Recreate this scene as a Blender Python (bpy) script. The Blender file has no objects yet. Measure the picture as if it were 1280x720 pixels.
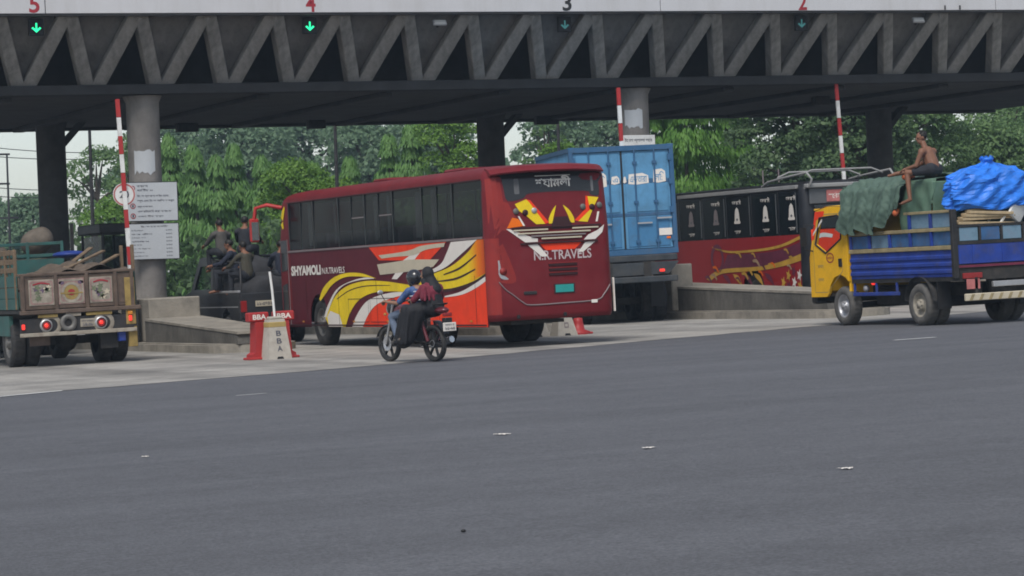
import bpy, bmesh, math, random
import numpy as np
from mathutils import Vector, Matrix

# ------------------------------------------------------------------ camera, sky, sun, exposure
scene = bpy.context.scene
R = math.radians
PSI, PITCH, ROLL = R(22.75), -math.atan(8 / 3600), R(2.0)
fw = Vector((math.sin(PSI) * math.cos(PITCH), math.cos(PSI) * math.cos(PITCH), math.sin(PITCH)))
rt = Vector((math.cos(PSI), -math.sin(PSI), 0))
up = rt.cross(fw)
rt2 = rt * math.cos(ROLL) - up * math.sin(ROLL)
up2 = up * math.cos(ROLL) + rt * math.sin(ROLL)
cd = bpy.data.cameras.new('camera')
cd.sensor_width = 36; cd.lens = 3600 / 1280 * 36
cd.clip_start = 0.1; cd.clip_end = 6000
cam = bpy.data.objects.new('camera', cd)
scene.collection.objects.link(cam)
cam.matrix_world = Matrix(((rt2.x, up2.x, -fw.x, 0), (rt2.y, up2.y, -fw.y, 0), (rt2.z, up2.z, -fw.z, 1.25), (0, 0, 0, 1)))
scene.camera = cam

SUN_EL, SUN_AZ = R(54), R(216)          # azimuth clockwise from +Y: high, behind the camera and to the left
world = bpy.data.worlds.new('World'); scene.world = world; world.use_nodes = True
wn = world.node_tree.nodes; wl = world.node_tree.links
bg = wn['Background']; sky = wn.new('ShaderNodeTexSky'); sky.sky_type = 'NISHITA'
sky.sun_disc = False; sky.sun_elevation = SUN_EL; sky.sun_rotation = SUN_AZ
sky.dust_density = 1.0; sky.air_density = 1.0; sky.ozone_density = 1.0
hs = wn.new('ShaderNodeHueSaturation'); hs.inputs['Saturation'].default_value = 0.6
wl.new(sky.outputs[0], hs.inputs['Color']); wl.new(hs.outputs[0], bg.inputs['Color'])
bg.inputs['Strength'].default_value = 0.071
sl = bpy.data.lights.new('sun', 'SUN'); sl.energy = 1.5; sl.angle = R(24); sl.color = (1, 0.96, 0.9)
so = bpy.data.objects.new('sun', sl); scene.collection.objects.link(so)
sd = Vector((math.sin(SUN_AZ) * math.cos(SUN_EL), math.cos(SUN_AZ) * math.cos(SUN_EL), math.sin(SUN_EL)))
so.rotation_euler = sd.to_track_quat('Z', 'Y').to_euler(); so.location = (0, 0, 60)
scene.view_settings.view_transform = 'Standard'; scene.view_settings.look = 'None'
scene.view_settings.gamma = 1; scene.view_settings.use_curve_mapping = False
scene.view_settings.exposure = 0.97
scene.render.engine = 'CYCLES'
scene.cycles.use_denoising = True
scene.cycles.max_bounces = 6; scene.cycles.transparent_max_bounces = 12
scene.cycles.volume_bounces = 0
scene.cycles.pixel_filter_type = 'BLACKMAN_HARRIS'; scene.cycles.filter_width = 1.8

# ------------------------------------------------------------------ helpers
rng = random.Random(7)
SLOPE = 0.02
def gz(X): return SLOPE * (min(max(X, -6), 50) - 18)
COL = scene.collection
M = {}
def srgb(r, g, b):
    return tuple(((c / 255 / 12.92) if c / 255 <= 0.04045 else ((c / 255 + 0.055) / 1.055) ** 2.4) for c in (r, g, b))

def mat(name, col, rough=0.6, metal=0.0, var=0.12, scale=3.0, bump=0.0, bscale=30.0, dirt=None, emis=0.0, spec=0.4, coat=0.0, streak=None):
    """procedural surface: colour broken up by noise, optional dirt of its own shape, optional fine relief"""
    m = bpy.data.materials.new(name); m.use_nodes = True
    n = m.node_tree.nodes; l = m.node_tree.links; b = n['Principled BSDF']
    b.inputs['Roughness'].default_value = rough; b.inputs['Metallic'].default_value = metal
    b.inputs['Specular IOR Level'].default_value = spec
    if coat: b.inputs['Coat Weight'].default_value = coat; b.inputs['Coat Roughness'].default_value = 0.12
    tc = n.new('ShaderNodeTexCoord')
    nz = n.new('ShaderNodeTexNoise'); nz.inputs['Scale'].default_value = scale; nz.inputs['Detail'].default_value = 5; nz.inputs['Roughness'].default_value = 0.65
    l.new(tc.outputs['Object'], nz.inputs['Vector'])
    mx = n.new('ShaderNodeMix'); mx.data_type = 'RGBA'
    mx.inputs[6].default_value = (*[c * (1 - var) for c in col], 1); mx.inputs[7].default_value = (*[min(1, c * (1 + var)) for c in col], 1)
    mr = n.new('ShaderNodeMapRange'); mr.inputs[1].default_value = 0.3; mr.inputs[2].default_value = 0.7
    l.new(nz.outputs[0], mr.inputs[0]); l.new(mr.outputs[0], mx.inputs[0])
    out = mx.outputs[2]
    if dirt:
        dcol, amt, dsc = dirt
        n2 = n.new('ShaderNodeTexNoise'); n2.inputs['Scale'].default_value = dsc; n2.inputs['Detail'].default_value = 6; n2.inputs['Roughness'].default_value = 0.7
        if streak:
            mp = n.new('ShaderNodeMapping'); mp.inputs['Scale'].default_value = (1, 1, streak); l.new(tc.outputs['Object'], mp.inputs['Vector']); l.new(mp.outputs[0], n2.inputs['Vector'])
        else: l.new(tc.outputs['Object'], n2.inputs['Vector'])
        r2 = n.new('ShaderNodeMapRange'); r2.inputs[1].default_value = 0.45; r2.inputs[2].default_value = 0.75; r2.inputs[4].default_value = amt
        l.new(n2.outputs[0], r2.inputs[0])
        m2 = n.new('ShaderNodeMix'); m2.data_type = 'RGBA'; m2.inputs[7].default_value = (*dcol, 1)
        l.new(r2.outputs[0], m2.inputs[0]); l.new(out, m2.inputs[6]); out = m2.outputs[2]
    l.new(out, b.inputs['Base Color'])
    if emis:
        l.new(out, b.inputs['Emission Color']); b.inputs['Emission Strength'].default_value = emis
    if bump:
        n3 = n.new('ShaderNodeTexNoise'); n3.inputs['Scale'].default_value = bscale; n3.inputs['Detail'].default_value = 4
        l.new(tc.outputs['Object'], n3.inputs['Vector'])
        bp = n.new('ShaderNodeBump'); bp.inputs['Strength'].default_value = bump; bp.inputs['Distance'].default_value = 0.03
        l.new(n3.outputs[0], bp.inputs['Height']); l.new(bp.outputs[0], b.inputs['Normal'])
    M[name] = m
    return m

def glassmat(name, tint, see, rough=0.06, spec=0.5, clear=0.58):
    m = bpy.data.materials.new(name); m.use_nodes = True
    n = m.node_tree.nodes; l = m.node_tree.links; b = n['Principled BSDF']
    b.inputs['Base Color'].default_value = (*tint, 1); b.inputs['Roughness'].default_value = rough; b.inputs['Specular IOR Level'].default_value = spec
    t = n.new('ShaderNodeBsdfTransparent'); t.inputs[0].default_value = (clear * .95, clear, clear * 1.03, 1)
    mx = n.new('ShaderNodeMixShader'); mx.inputs[0].default_value = see
    l.new(b.outputs[0], mx.inputs[1]); l.new(t.outputs[0], mx.inputs[2]); l.new(mx.outputs[0], n['Material Output'].inputs['Surface'])
    M[name] = m

def leafmat(name, c1, c2, trans=0.3):
    m = bpy.data.materials.new(name); m.use_nodes = True
    n = m.node_tree.nodes; l = m.node_tree.links; b = n['Principled BSDF']
    b.inputs['Roughness'].default_value = 0.55; b.inputs['Specular IOR Level'].default_value = 0.3
    g = n.new('ShaderNodeNewGeometry'); mx = n.new('ShaderNodeMix'); mx.data_type = 'RGBA'
    mx.inputs[6].default_value = (*c1, 1); mx.inputs[7].default_value = (*c2, 1)
    l.new(g.outputs['Random Per Island'], mx.inputs[0]); l.new(mx.outputs[2], b.inputs['Base Color'])
    t = n.new('ShaderNodeBsdfTranslucent'); l.new(mx.outputs[2], t.inputs[0])
    ms = n.new('ShaderNodeMixShader'); ms.inputs[0].default_value = trans
    l.new(b.outputs[0], ms.inputs[1]); l.new(t.outputs[0], ms.inputs[2]); l.new(ms.outputs[0], n['Material Output'].inputs['Surface'])
    M[name] = m

class MB:
    def __init__(s): s.v = []; s.f = []; s.sm = []
    def add(s, vs, fs, smooth=False):
        o = len(s.v); s.v += [tuple(p) for p in vs]
        s.f += [tuple(i + o for i in f) for f in fs]; s.sm += [smooth] * len(fs)
        return s
    def box(s, x0, x1, y0, y1, z0, z1, bev=0.0, T=None):
        if x0 > x1: x0, x1 = x1, x0
        if y0 > y1: y0, y1 = y1, y0
        if z0 > z1: z0, z1 = z1, z0
        if bev <= 0:
            vs = [(x, y, z) for x in (x0, x1) for y in (y0, y1) for z in (z0, z1)]
            fs = [(0, 1, 3, 2), (4, 6, 7, 5), (0, 4, 5, 1), (2, 3, 7, 6), (0, 2, 6, 4), (1, 5, 7, 3)]
        else:
            bev = min(bev, (x1 - x0) / 2.01, (y1 - y0) / 2.01, (z1 - z0) / 2.01)
            lo = (x0, y0, z0); hi = (x1, y1, z1); vs = []; idx = {}
            for sx in (0, 1):
                for sy in (0, 1):
                    for sz in (0, 1):
                        c = [hi[k] if q else lo[k] for k, q in enumerate((sx, sy, sz))]
                        i = [c[k] + (-bev if q else bev) for k, q in enumerate((sx, sy, sz))]
                        for a in range(3):
                            p = list(i); p[a] = c[a]; idx[(sx, sy, sz, a)] = len(vs); vs.append(tuple(p))
            fs = []
            for a in range(3):
                b, c = [(1, 2), (2, 0), (0, 1)][a]
                for q in (0, 1):
                    def k(qb, qc):
                        t = [0, 0, 0]; t[a] = q; t[b] = qb; t[c] = qc; return idx[(*t, a)]
                    r = (k(0, 0), k(1, 0), k(1, 1), k(0, 1)); fs.append(r if q else r[::-1])
            for a in range(3):
                b, c = [(1, 2), (2, 0), (0, 1)][a]
                for qb in (0, 1):
                    for qc in (0, 1):
                        def k(qa, ax):
                            t = [0, 0, 0]; t[a] = qa; t[b] = qb; t[c] = qc; return idx[(*t, ax)]
                        r = (k(0, b), k(0, c), k(1, c), k(1, b)); fs.append(r if qb == qc else r[::-1])
            for sx in (0, 1):
                for sy in (0, 1):
                    for sz in (0, 1):
                        r = tuple(idx[(sx, sy, sz, a)] for a in range(3)); fs.append(r if (sx + sy + sz) % 2 else r[::-1])
        if T is not None: vs = [tuple(T @ Vector(p)) for p in vs]
        return s.add(vs, fs)
    def beam(s, p0, p1, w, h, upv=(0, 0, 1), bev=0.0):
        p0, p1 = Vector(p0), Vector(p1); d = (p1 - p0); L = d.length; d.normalize()
        x = d.cross(Vector(upv)); x = x.normalized() if x.length > 1e-5 else Vector((1, 0, 0)); z = x.cross(d)
        T = Matrix(((x.x, d.x, z.x, p0.x), (x.y, d.y, z.y, p0.y), (x.z, d.z, z.z, p0.z), (0, 0, 0, 1)))
        return s.box(-w / 2, w / 2, 0, L, -h / 2, h / 2, bev, T)
    def cyl(s, p0, p1, r0, r1=None, n=12, caps=True, smooth=True):
        r1 = r0 if r1 is None else r1
        p0, p1 = Vector(p0), Vector(p1); d = (p1 - p0).normalized()
        x = d.orthogonal().normalized(); y = d.cross(x)
        vs = []
        for p, r in ((p0, r0), (p1, r1)):
            for i in range(n):
                a = 2 * math.pi * i / n; vs.append(p + (x * math.cos(a) + y * math.sin(a)) * r)
        s.add(vs, [(i, (i + 1) % n, n + (i + 1) % n, n + i) for i in range(n)], smooth)
        if caps:
            s.add(vs[:n], [tuple(range(n))[::-1]]); s.add(vs[n:], [tuple(range(n))])
        return s
    def tube(s, pts, r, n=8):
        pts = [Vector(p) for p in pts]; rs = r if isinstance(r, (list, tuple)) else [r] * len(pts)
        vs = []; ref = None
        for i, p in enumerate(pts):
            d = (pts[min(i + 1, len(pts) - 1)] - pts[max(i - 1, 0)]).normalized()
            if ref is None: ref = d.orthogonal().normalized()
            x = (ref - d * ref.dot(d)).normalized(); ref = x; y = d.cross(x)
            for k in range(n):
                a = 2 * math.pi * k / n; vs.append(p + (x * math.cos(a) + y * math.sin(a)) * rs[i])
        m = len(pts)
        fs = [(j * n + i, j * n + (i + 1) % n, (j + 1) * n + (i + 1) % n, (j + 1) * n + i) for j in range(m - 1) for i in range(n)]
        s.add(vs, fs, True)
        s.add(vs[:n], [tuple(range(n))[::-1]]); s.add(vs[-n:], [tuple(range(n))])
        return s
    def lathe(s, prof, c, axis='x', n=20, smooth=True):
        """prof: (radius, offset along axis)"""
        vs = []
        for r, h in prof:
            for i in range(n):
                a = 2 * math.pi * i / n; p, q = r * math.cos(a), r * math.sin(a)
                vs.append({'x': (c[0] + h, c[1] + p, c[2] + q), 'y': (c[0] + q, c[1] + h, c[2] + p), 'z': (c[0] + p, c[1] + q, c[2] + h)}[axis])
        m = len(prof)
        return s.add(vs, [(j * n + i, j * n + (i + 1) % n, (j + 1) * n + (i + 1) % n, (j + 1) * n + i) for j in range(m - 1) for i in range(n)], smooth)
    def sph(s, c, r, nu=12, nv=8, T=None):
        r = (r, r, r) if not isinstance(r, (tuple, list)) else r
        vs = [(0, 0, -r[2])]
        for j in range(1, nv):
            t = -math.pi / 2 + math.pi * j / nv
            for i in range(nu):
                a = 2 * math.pi * i / nu; vs.append((r[0] * math.cos(t) * math.cos(a), r[1] * math.cos(t) * math.sin(a), r[2] * math.sin(t)))
        vs.append((0, 0, r[2])); e = len(vs) - 1
        fs = [(0, 1 + (i + 1) % nu, 1 + i) for i in range(nu)]
        fs += [(1 + j * nu + i, 1 + j * nu + (i + 1) % nu, 1 + (j + 1) * nu + (i + 1) % nu, 1 + (j + 1) * nu + i) for j in range(nv - 2) for i in range(nu)]
        fs += [(1 + (nv - 2) * nu + i, 1 + (nv - 2) * nu + (i + 1) % nu, e) for i in range(nu)]
        c = Vector(c)
        vs = [(T @ Vector(p) if T is not None else Vector(p)) + c for p in vs]
        return s.add(vs, fs, True)
    def cap(s, p0, p1, r0, r1=None, n=10):
        r1 = r0 if r1 is None else r1
        s.cyl(p0, p1, r0, r1, n); s.sph(p0, r0, n, 6); s.sph(p1, r1, n, 6); return s
    def grid(s, fn, nu, nv, smooth=True):
        vs = [fn(i / nu, j / nv) for j in range(nv + 1) for i in range(nu + 1)]
        return s.add(vs, [(j * (nu + 1) + i, j * (nu + 1) + i + 1, (j + 1) * (nu + 1) + i + 1, (j + 1) * (nu + 1) + i) for j in range(nv) for i in range(nu)], smooth)
    def prism(s, poly, axis, a, b):
        """poly in the plane of the two other axes, extruded from a to b along axis"""
        n = len(poly)
        def P(p, h): return {'x': (h, p[0], p[1]), 'y': (p[0], h, p[1]), 'z': (p[0], p[1], h)}[axis]
        vs = [P(p, a) for p in poly] + [P(p, b) for p in poly]
        return s.add(vs, [tuple(range(n)), tuple(range(n, 2 * n))[::-1]] + [(i, n + i, n + (i + 1) % n, (i + 1) % n) for i in range(n)])
    def mesh(s, name, m):
        me = bpy.data.meshes.new(name); me.from_pydata(s.v, [], s.f)
        me.polygons.foreach_set('use_smooth', s.sm)
        if m: me.materials.append(M[m] if isinstance(m, str) else m)
        me.update(); return me
    def build(s, name, m, parent=None, fix=True):
        me = s.mesh(name, m)
        if fix and len(s.f) < 60000:
            b = bmesh.new(); b.from_mesh(me); bmesh.ops.recalc_face_normals(b, faces=b.faces); b.to_mesh(me); b.free()
        return link(name, me, parent)

def link(name, me, parent=None):
    o = bpy.data.objects.new(name, me); COL.objects.link(o)
    if parent: o.parent = parent
    return o
def tag(o, label=None, cat=None, group=None, kind=None):
    if label: o['label'] = label
    if cat: o['category'] = cat
    if group: o['group'] = group
    if kind: o['kind'] = kind
    return o
def frame(X, Y, head=0.0, z=None, tilt=True):
    return Matrix.Translation((X, Y, gz(X) if z is None else z)) @ Matrix.Rotation(R(head), 4, 'Z') @ Matrix.Rotation(-math.atan(SLOPE) if tilt else 0, 4, 'Y')
def thing(name, label, cat, mtx, group=None):
    o = bpy.data.objects.new(name, None); COL.objects.link(o); o.empty_display_size = 0.3
    o.matrix_world = mtx
    return tag(o, label, cat, group)

def cr(pts, n=5):
    """smooth open curve through points"""
    out = []
    for i in range(len(pts) - 1):
        p0, p1, p2, p3 = pts[max(i - 1, 0)], pts[i], pts[i + 1], pts[min(i + 2, len(pts) - 1)]
        for k in range(n):
            t = k / n
            out.append(tuple(0.5 * (2 * b + (c - a) * t + (2 * a - 5 * b + 4 * c - d) * t * t + (3 * b - a - 3 * c + d) * t ** 3) for a, b, c, d in zip(p0, p1, p2, p3)))
    return out + [tuple(pts[-1])]
def stripe(a, b): return cr(a) + cr(b)

def fill2d(polys, thick=0.0, bevel=0.0):
    """filled flat outline with holes -> verts, faces in the xy plane (thickness along z)"""
    c = bpy.data.curves.new('tmp', 'CURVE'); c.dimensions = '2D'; c.fill_mode = 'BOTH'; c.extrude = thick / 2; c.bevel_depth = bevel; c.bevel_resolution = 1
    for p in polys:
        sp = c.splines.new('POLY'); sp.points.add(len(p) - 1)
        for q, pt in zip(sp.points, p): q.co = (pt[0], pt[1], 0, 1)
        sp.use_cyclic_u = True
    o = bpy.data.objects.new('tmp', c); me = bpy.data.meshes.new_from_object(o)
    vs = [v.co.copy() for v in me.vertices]; fs = [tuple(f.vertices) for f in me.polygons]
    bpy.data.objects.remove(o); bpy.data.curves.remove(c); bpy.data.meshes.remove(me)
    return vs, fs
def decal(name, polys, fn, m, parent, cut=0, label=None):
    """flat print or thin plate laid on a surface by fn(a, b) -> point"""
    if polys and not isinstance(polys[0][0], (tuple, list)): polys = [polys]
    vs, fs = fill2d(polys)
    me = bpy.data.meshes.new(name); me.from_pydata(vs, [], fs)
    if cut:
        b = bmesh.new(); b.from_mesh(me); bmesh.ops.subdivide_edges(b, edges=b.edges[:], cuts=cut, use_grid_fill=True); b.to_mesh(me); b.free()
    for v in me.vertices: v.co = fn(v.co.x, v.co.y)
    me.materials.append(M[m]); me.update()
    o = link(name, me, parent)
    if label: o['label'] = label
    return o
def plate(name, polys, fn, thick, m, parent, bevel=0.0):
    """outline with holes given a real thickness; fn(a, b, h) -> point"""
    vs, fs = fill2d(polys, thick, bevel)
    mb = MB(); mb.add([fn(v.x, v.y, v.z) for v in vs], fs)
    return mb.build(name, m, parent)
_tc = {}
def text_vf(s, bold=0.0):
    if (s, bold) not in _tc:
        c = bpy.data.curves.new('tmp', 'FONT'); c.body = s; c.size = 1; c.offset = bold; c.resolution_u = 3
        o = bpy.data.objects.new('tmp', c); COL.objects.link(o)
        me = bpy.data.meshes.new_from_object(o)
        vs = np.array([v.co[:] for v in me.vertices]); fs = [tuple(f.vertices) for f in me.polygons]
        bpy.data.objects.remove(o); bpy.data.curves.remove(c); bpy.data.meshes.remove(me)
        if len(vs):
            lo = vs.min(0); hi = vs.max(0); vs = (vs[:, :2] - lo[:2]) / np.maximum(hi[:2] - lo[:2], 1e-6)
        _tc[(s, bold)] = (vs, fs)
    return _tc[(s, bold)]
def text(name, s, fn, m, parent, bold=0.0, label=None):
    """lettering; fn(a, b) maps the unit box of the text to the surface"""
    vs, fs = text_vf(s, bold)
    me = bpy.data.meshes.new(name); me.from_pydata([fn(a, b) for a, b in vs], [], fs); me.materials.append(M[m]); me.update()
    o = link(name, me, parent)
    if label: o['label'] = label
    return o
def rrect(a0, a1, b0, b1, r, n=4):
    out = []
    for cx, cy, t in ((a1 - r, b1 - r, 0), (a0 + r, b1 - r, 90), (a0 + r, b0 + r, 180), (a1 - r, b0 + r, 270)):
        for k in range(n + 1):
            a = R(t + 90 * k / n); out.append((cx + r * math.cos(a), cy + r * math.sin(a)))
    return out
def disc(cx, cy, rx, ry=None, n=20): return [(cx + rx * math.cos(2 * math.pi * i / n), cy + (ry or rx) * math.sin(2 * math.pi * i / n)) for i in range(n)]

# ------------------------------------------------------------------ materials
mat('asphalt', (0.099, 0.101, 0.110), 0.85, var=0.10, scale=0.22, bump=0.6, bscale=60)
def asphalt_grain():
    """aggregate speckle, long faint wheel tracks and old patches"""
    m = M['asphalt']; n = m.node_tree.nodes; l = m.node_tree.links; b = n['Principled BSDF']
    src = b.inputs['Base Color'].links[0].from_socket; tc = n['Texture Coordinate']
    def layer(src, tex, lo, hi, dark, light):
        r = n.new('ShaderNodeMapRange'); r.inputs[1].default_value = lo; r.inputs[2].default_value = hi; r.inputs[3].default_value = dark; r.inputs[4].default_value = light
        l.new(tex, r.inputs[0]); x = n.new('ShaderNodeMix'); x.data_type = 'RGBA'; x.blend_type = 'MULTIPLY'; x.inputs[0].default_value = 1
        l.new(src, x.inputs[6]); l.new(r.outputs[0], x.inputs[7]); return x.outputs[2]
    def noise(sc, det, vec=None, rough=0.6):
        t = n.new('ShaderNodeTexNoise'); t.inputs['Scale'].default_value = sc; t.inputs['Detail'].default_value = det; t.inputs['Roughness'].default_value = rough
        l.new(vec or tc.outputs['Object'], t.inputs['Vector']); return t.outputs[0]
    src = layer(src, noise(38, 3), .35, .68, .72, 1.32)
    src = layer(src, noise(7, 4), .3, .7, .90, 1.10)
    mp = n.new('ShaderNodeMapping'); mp.inputs['Rotation'].default_value = (0, 0, R(-18)); mp.inputs['Scale'].default_value = (.05, .9, 1); l.new(tc.outputs['Object'], mp.inputs['Vector'])
    src = layer(src, noise(1.0, 4, mp.outputs[0]), .35, .65, .90, 1.09)
    src = layer(src, noise(.45, 6, None, .75), .55, .80, 1.0, .78)
    src = layer(src, noise(2.3, 5, None, .7), .62, .74, 1.0, 1.16)
    v = n.new('ShaderNodeTexVoronoi'); v.inputs['Scale'].default_value = 16; l.new(tc.outputs['Object'], v.inputs['Vector'])
    src = layer(src, v.outputs['Distance'], .02, .12, 1.45, 1.0)
    l.new(src, b.inputs['Base Color'])
asphalt_grain()
mat('apron_concrete', (0.325, 0.308, 0.280), 0.85, var=0.16, scale=0.5, bump=0.25, bscale=25, dirt=((0.15, 0.145, 0.135), 0.9, 0.38))
def apron_wear():
    """tyre-darkened bands along the lanes, blotches and grit"""
    m = M['apron_concrete']; n = m.node_tree.nodes; l = m.node_tree.links; b = n['Principled BSDF']; src = b.inputs['Base Color'].links[0].from_socket; tc = n['Texture Coordinate']
    for sc, scl, lo, hi, d, e in (((1.1, .05, 1), 1.0, .42, .66, 1.04, .68), ((1, 1, 1), 2.4, .5, .75, 1.0, .78), ((1, 1, 1), 22, .35, .7, .86, 1.12)):
        mp = n.new('ShaderNodeMapping'); mp.inputs['Scale'].default_value = sc; l.new(tc.outputs['Object'], mp.inputs['Vector'])
        t = n.new('ShaderNodeTexNoise'); t.inputs['Scale'].default_value = scl; t.inputs['Detail'].default_value = 5; l.new(mp.outputs[0], t.inputs['Vector'])
        r = n.new('ShaderNodeMapRange'); r.inputs[1].default_value = lo; r.inputs[2].default_value = hi; r.inputs[3].default_value = d; r.inputs[4].default_value = e; l.new(t.outputs[0], r.inputs[0])
        x = n.new('ShaderNodeMix'); x.data_type = 'RGBA'; x.blend_type = 'MULTIPLY'; x.inputs[0].default_value = 1; l.new(src, x.inputs[6]); l.new(r.outputs[0], x.inputs[7]); src = x.outputs[2]
    l.new(src, b.inputs['Base Color'])
apron_wear()
mat('road_paint', (0.62, 0.62, 0.60), 0.7, var=0.25, scale=9)
mat('verge', (0.065, 0.085, 0.035), 0.95, var=0.4, scale=0.6, bump=0.6, bscale=6)
mat('column_concrete', (0.25, 0.232, 0.215), 0.85, var=0.2, scale=1.6, bump=0.3, bscale=16, dirt=((0.11, 0.105, 0.10), 0.7, 1.6), streak=0.2)
mat('concrete', (0.27, 0.255, 0.235), 0.85, var=0.2, scale=1.6, bump=0.3, bscale=16, dirt=((0.07, 0.068, 0.062), 0.75, 3.2), streak=0.18)
mat('tarred_concrete', (0.085, 0.080, 0.072), 0.9, var=0.3, scale=2.2, bump=0.3, bscale=18, dirt=((0.20, 0.185, 0.16), 0.55, 1.8), streak=0.4)
mat('shaded_concrete', (0.085, 0.083, 0.082), 0.9, var=0.3, scale=1.5, dirt=((0.04, 0.04, 0.04), 0.6, 2))  # column concrete with the canopy's shade put into its colour, for the back row
mat('island_concrete', (0.27, 0.245, 0.205), 0.88, var=0.18, scale=2.2, bump=0.3, bscale=18, dirt=((0.10, 0.095, 0.085), 0.75, 1.6))
mat('shaded_chord', (0.026, 0.027, 0.029), 0.9, var=0.3, scale=2)  # soffit tone darkened: shade put into the colour of the sky-lit chord front
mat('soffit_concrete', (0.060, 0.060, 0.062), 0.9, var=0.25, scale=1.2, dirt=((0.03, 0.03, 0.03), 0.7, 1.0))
mat('panel_concrete', (0.17, 0.163, 0.155), 0.88, var=0.25, scale=1.4, dirt=((0.04, 0.04, 0.04), 0.8, 2.6), streak=0.2)
mat('fascia_white', (0.52, 0.52, 0.535), 0.5, var=0.04, scale=0.8, dirt=((0.40, 0.39, 0.38), 0.5, 2.2), streak=0.15)
mat('white_paint', (0.72, 0.72, 0.70), 0.5, var=0.06, dirt=((0.35, 0.33, 0.30), 0.5, 5))
mat('sign_white', (0.47, 0.49, 0.51), 0.5, var=0.05, dirt=((0.45, 0.45, 0.44), 0.4, 4))
mat('sign_ink', (0.09, 0.09, 0.11), 0.7)
mat('red_paint', (0.42, 0.03, 0.03), 0.5, var=0.12, dirt=((0.16, 0.03, 0.03), 0.5, 6))
mat('number_red', (0.30, 0.02, 0.03), 0.6)
mat('number_black', (0.02, 0.02, 0.022), 0.6)
mat('black', (0.012, 0.012, 0.013), 0.6)
mat('dark_metal', (0.03, 0.03, 0.032), 0.55, metal=0.3, var=0.3, dirt=((0.07, 0.06, 0.05), 0.6, 5))
mat('chassis', (0.022, 0.021, 0.020), 0.75, var=0.3, dirt=((0.08, 0.07, 0.06), 0.6, 4))
mat('rubber', (0.022, 0.022, 0.023), 0.8, var=0.2, scale=12, dirt=((0.10, 0.09, 0.08), 0.6, 5))
mat('dusty_rubber', (0.10, 0.095, 0.088), 0.9, var=0.25, scale=8, dirt=((0.04, 0.04, 0.04), 0.6, 6))
mat('rim_steel', (0.17, 0.165, 0.155), 0.6, metal=0.4, var=0.25, scale=8, dirt=((0.07, 0.06, 0.05), 0.7, 8))
mat('chrome', (0.62, 0.62, 0.62), 0.25, metal=0.9, var=0.08)
mat('silver', (0.42, 0.42, 0.43), 0.4, metal=0.5, var=0.1)
mat('arrow_lit', (0.02, 0.70, 0.28), 0.5, var=0.0, emis=1.0)
mat('arrow_dim', (0.03, 0.12, 0.12), 0.5, var=0.0, emis=0.5)
mat('lamp_red', (0.75, 0.03, 0.02), 0.3, var=0.05, emis=0.75)
mat('lamp_red_off', (0.25, 0.015, 0.015), 0.3, var=0.05, coat=0.5)
mat('lamp_amber', (0.5, 0.2, 0.02), 0.3, var=0.05, coat=0.5)
mat('lamp_clear', (0.5, 0.5, 0.48), 0.2, var=0.05, coat=0.5)
glassmat('bus_glass', (0.010, 0.014, 0.017), 0.48, 0.10, 0.16, 0.7)
glassmat('rear_glass', (0.03, 0.036, 0.04), 0.28)
glassmat('cab_glass', (0.02, 0.022, 0.024), 0.92, clear=0.85)
mat('interior', (0.035, 0.035, 0.04), 0.9)
mat('mirror_glass', (0.35, 0.38, 0.40), 0.08, metal=0.8, var=0.05)

# ------------------------------------------------------------------ ground, road, apron
def sheet(name, outline_rows, m, dz, kind='structure'):
    """outline_rows: list of (X, [Y ...]); sheet that follows the cross slope"""
    mb = MB(); n = len(outline_rows[0][1])
    vs = [(X, Y, gz(X) + dz) for X, ys in outline_rows for Y in ys]
    mb.add(vs, [(i * n + j, (i + 1) * n + j, (i + 1) * n + j + 1, i * n + j + 1) for i in range(len(outline_rows) - 1) for j in range(n - 1)])
    o = mb.build(name, m); tag(o, kind=kind); return o
sheet('ground', [(X, [-300, -30, 40, 140, 800]) for X in (-600, -300, -6, 18, 50, 300, 700)], 'verge', -0.012)
road = sheet('asphalt_road', [(X, [-60, 0, 60, 130, 420]) for X in (-70, -6, 18, 50, 62)], 'asphalt', 0.0)
edge = [(-6, 37.6), (4, 40.4), (9.4, 42.1), (16, 44.1), (22.2, 47.1), (27.2, 49.3), (32, 51.2), (40, 54.4), (50, 58)]
erow = []
for (x0, y0), (x1, y1) in zip(edge, edge[1:]):
    k = max(1, int((x1 - x0) / 0.6))
    for i in range(k): t = i / k; erow.append((x0 + (x1 - x0) * t, y0 + (y1 - y0) * t + rng.uniform(-0.10, 0.10)))
erow.append(edge[-1])
apron = sheet('concrete_apron', [(x, [y, 62, 75, 88]) for x, y in erow], 'apron_concrete', 0.005)
def dash(name, pts, parent):
    mb = MB(); mb.add([(x, y, gz(x) + 0.009) for x, y in pts], [tuple(range(len(pts)))]); return mb.build(name, 'road_paint', parent)
dash('painted_dash', [(23.2, 39.68), (23.98, 39.72), (23.98, 39.86), (23.2, 39.82)], road)
dash('painted_dash', [(11.3, 36.46), (11.75, 36.54), (11.74, 36.60), (11.29, 36.52)], road)
dash('painted_edge_line', [(8.6, 41.2), (10.4, 42.25), (10.4, 42.42), (8.6, 41.38)], road)
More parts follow.
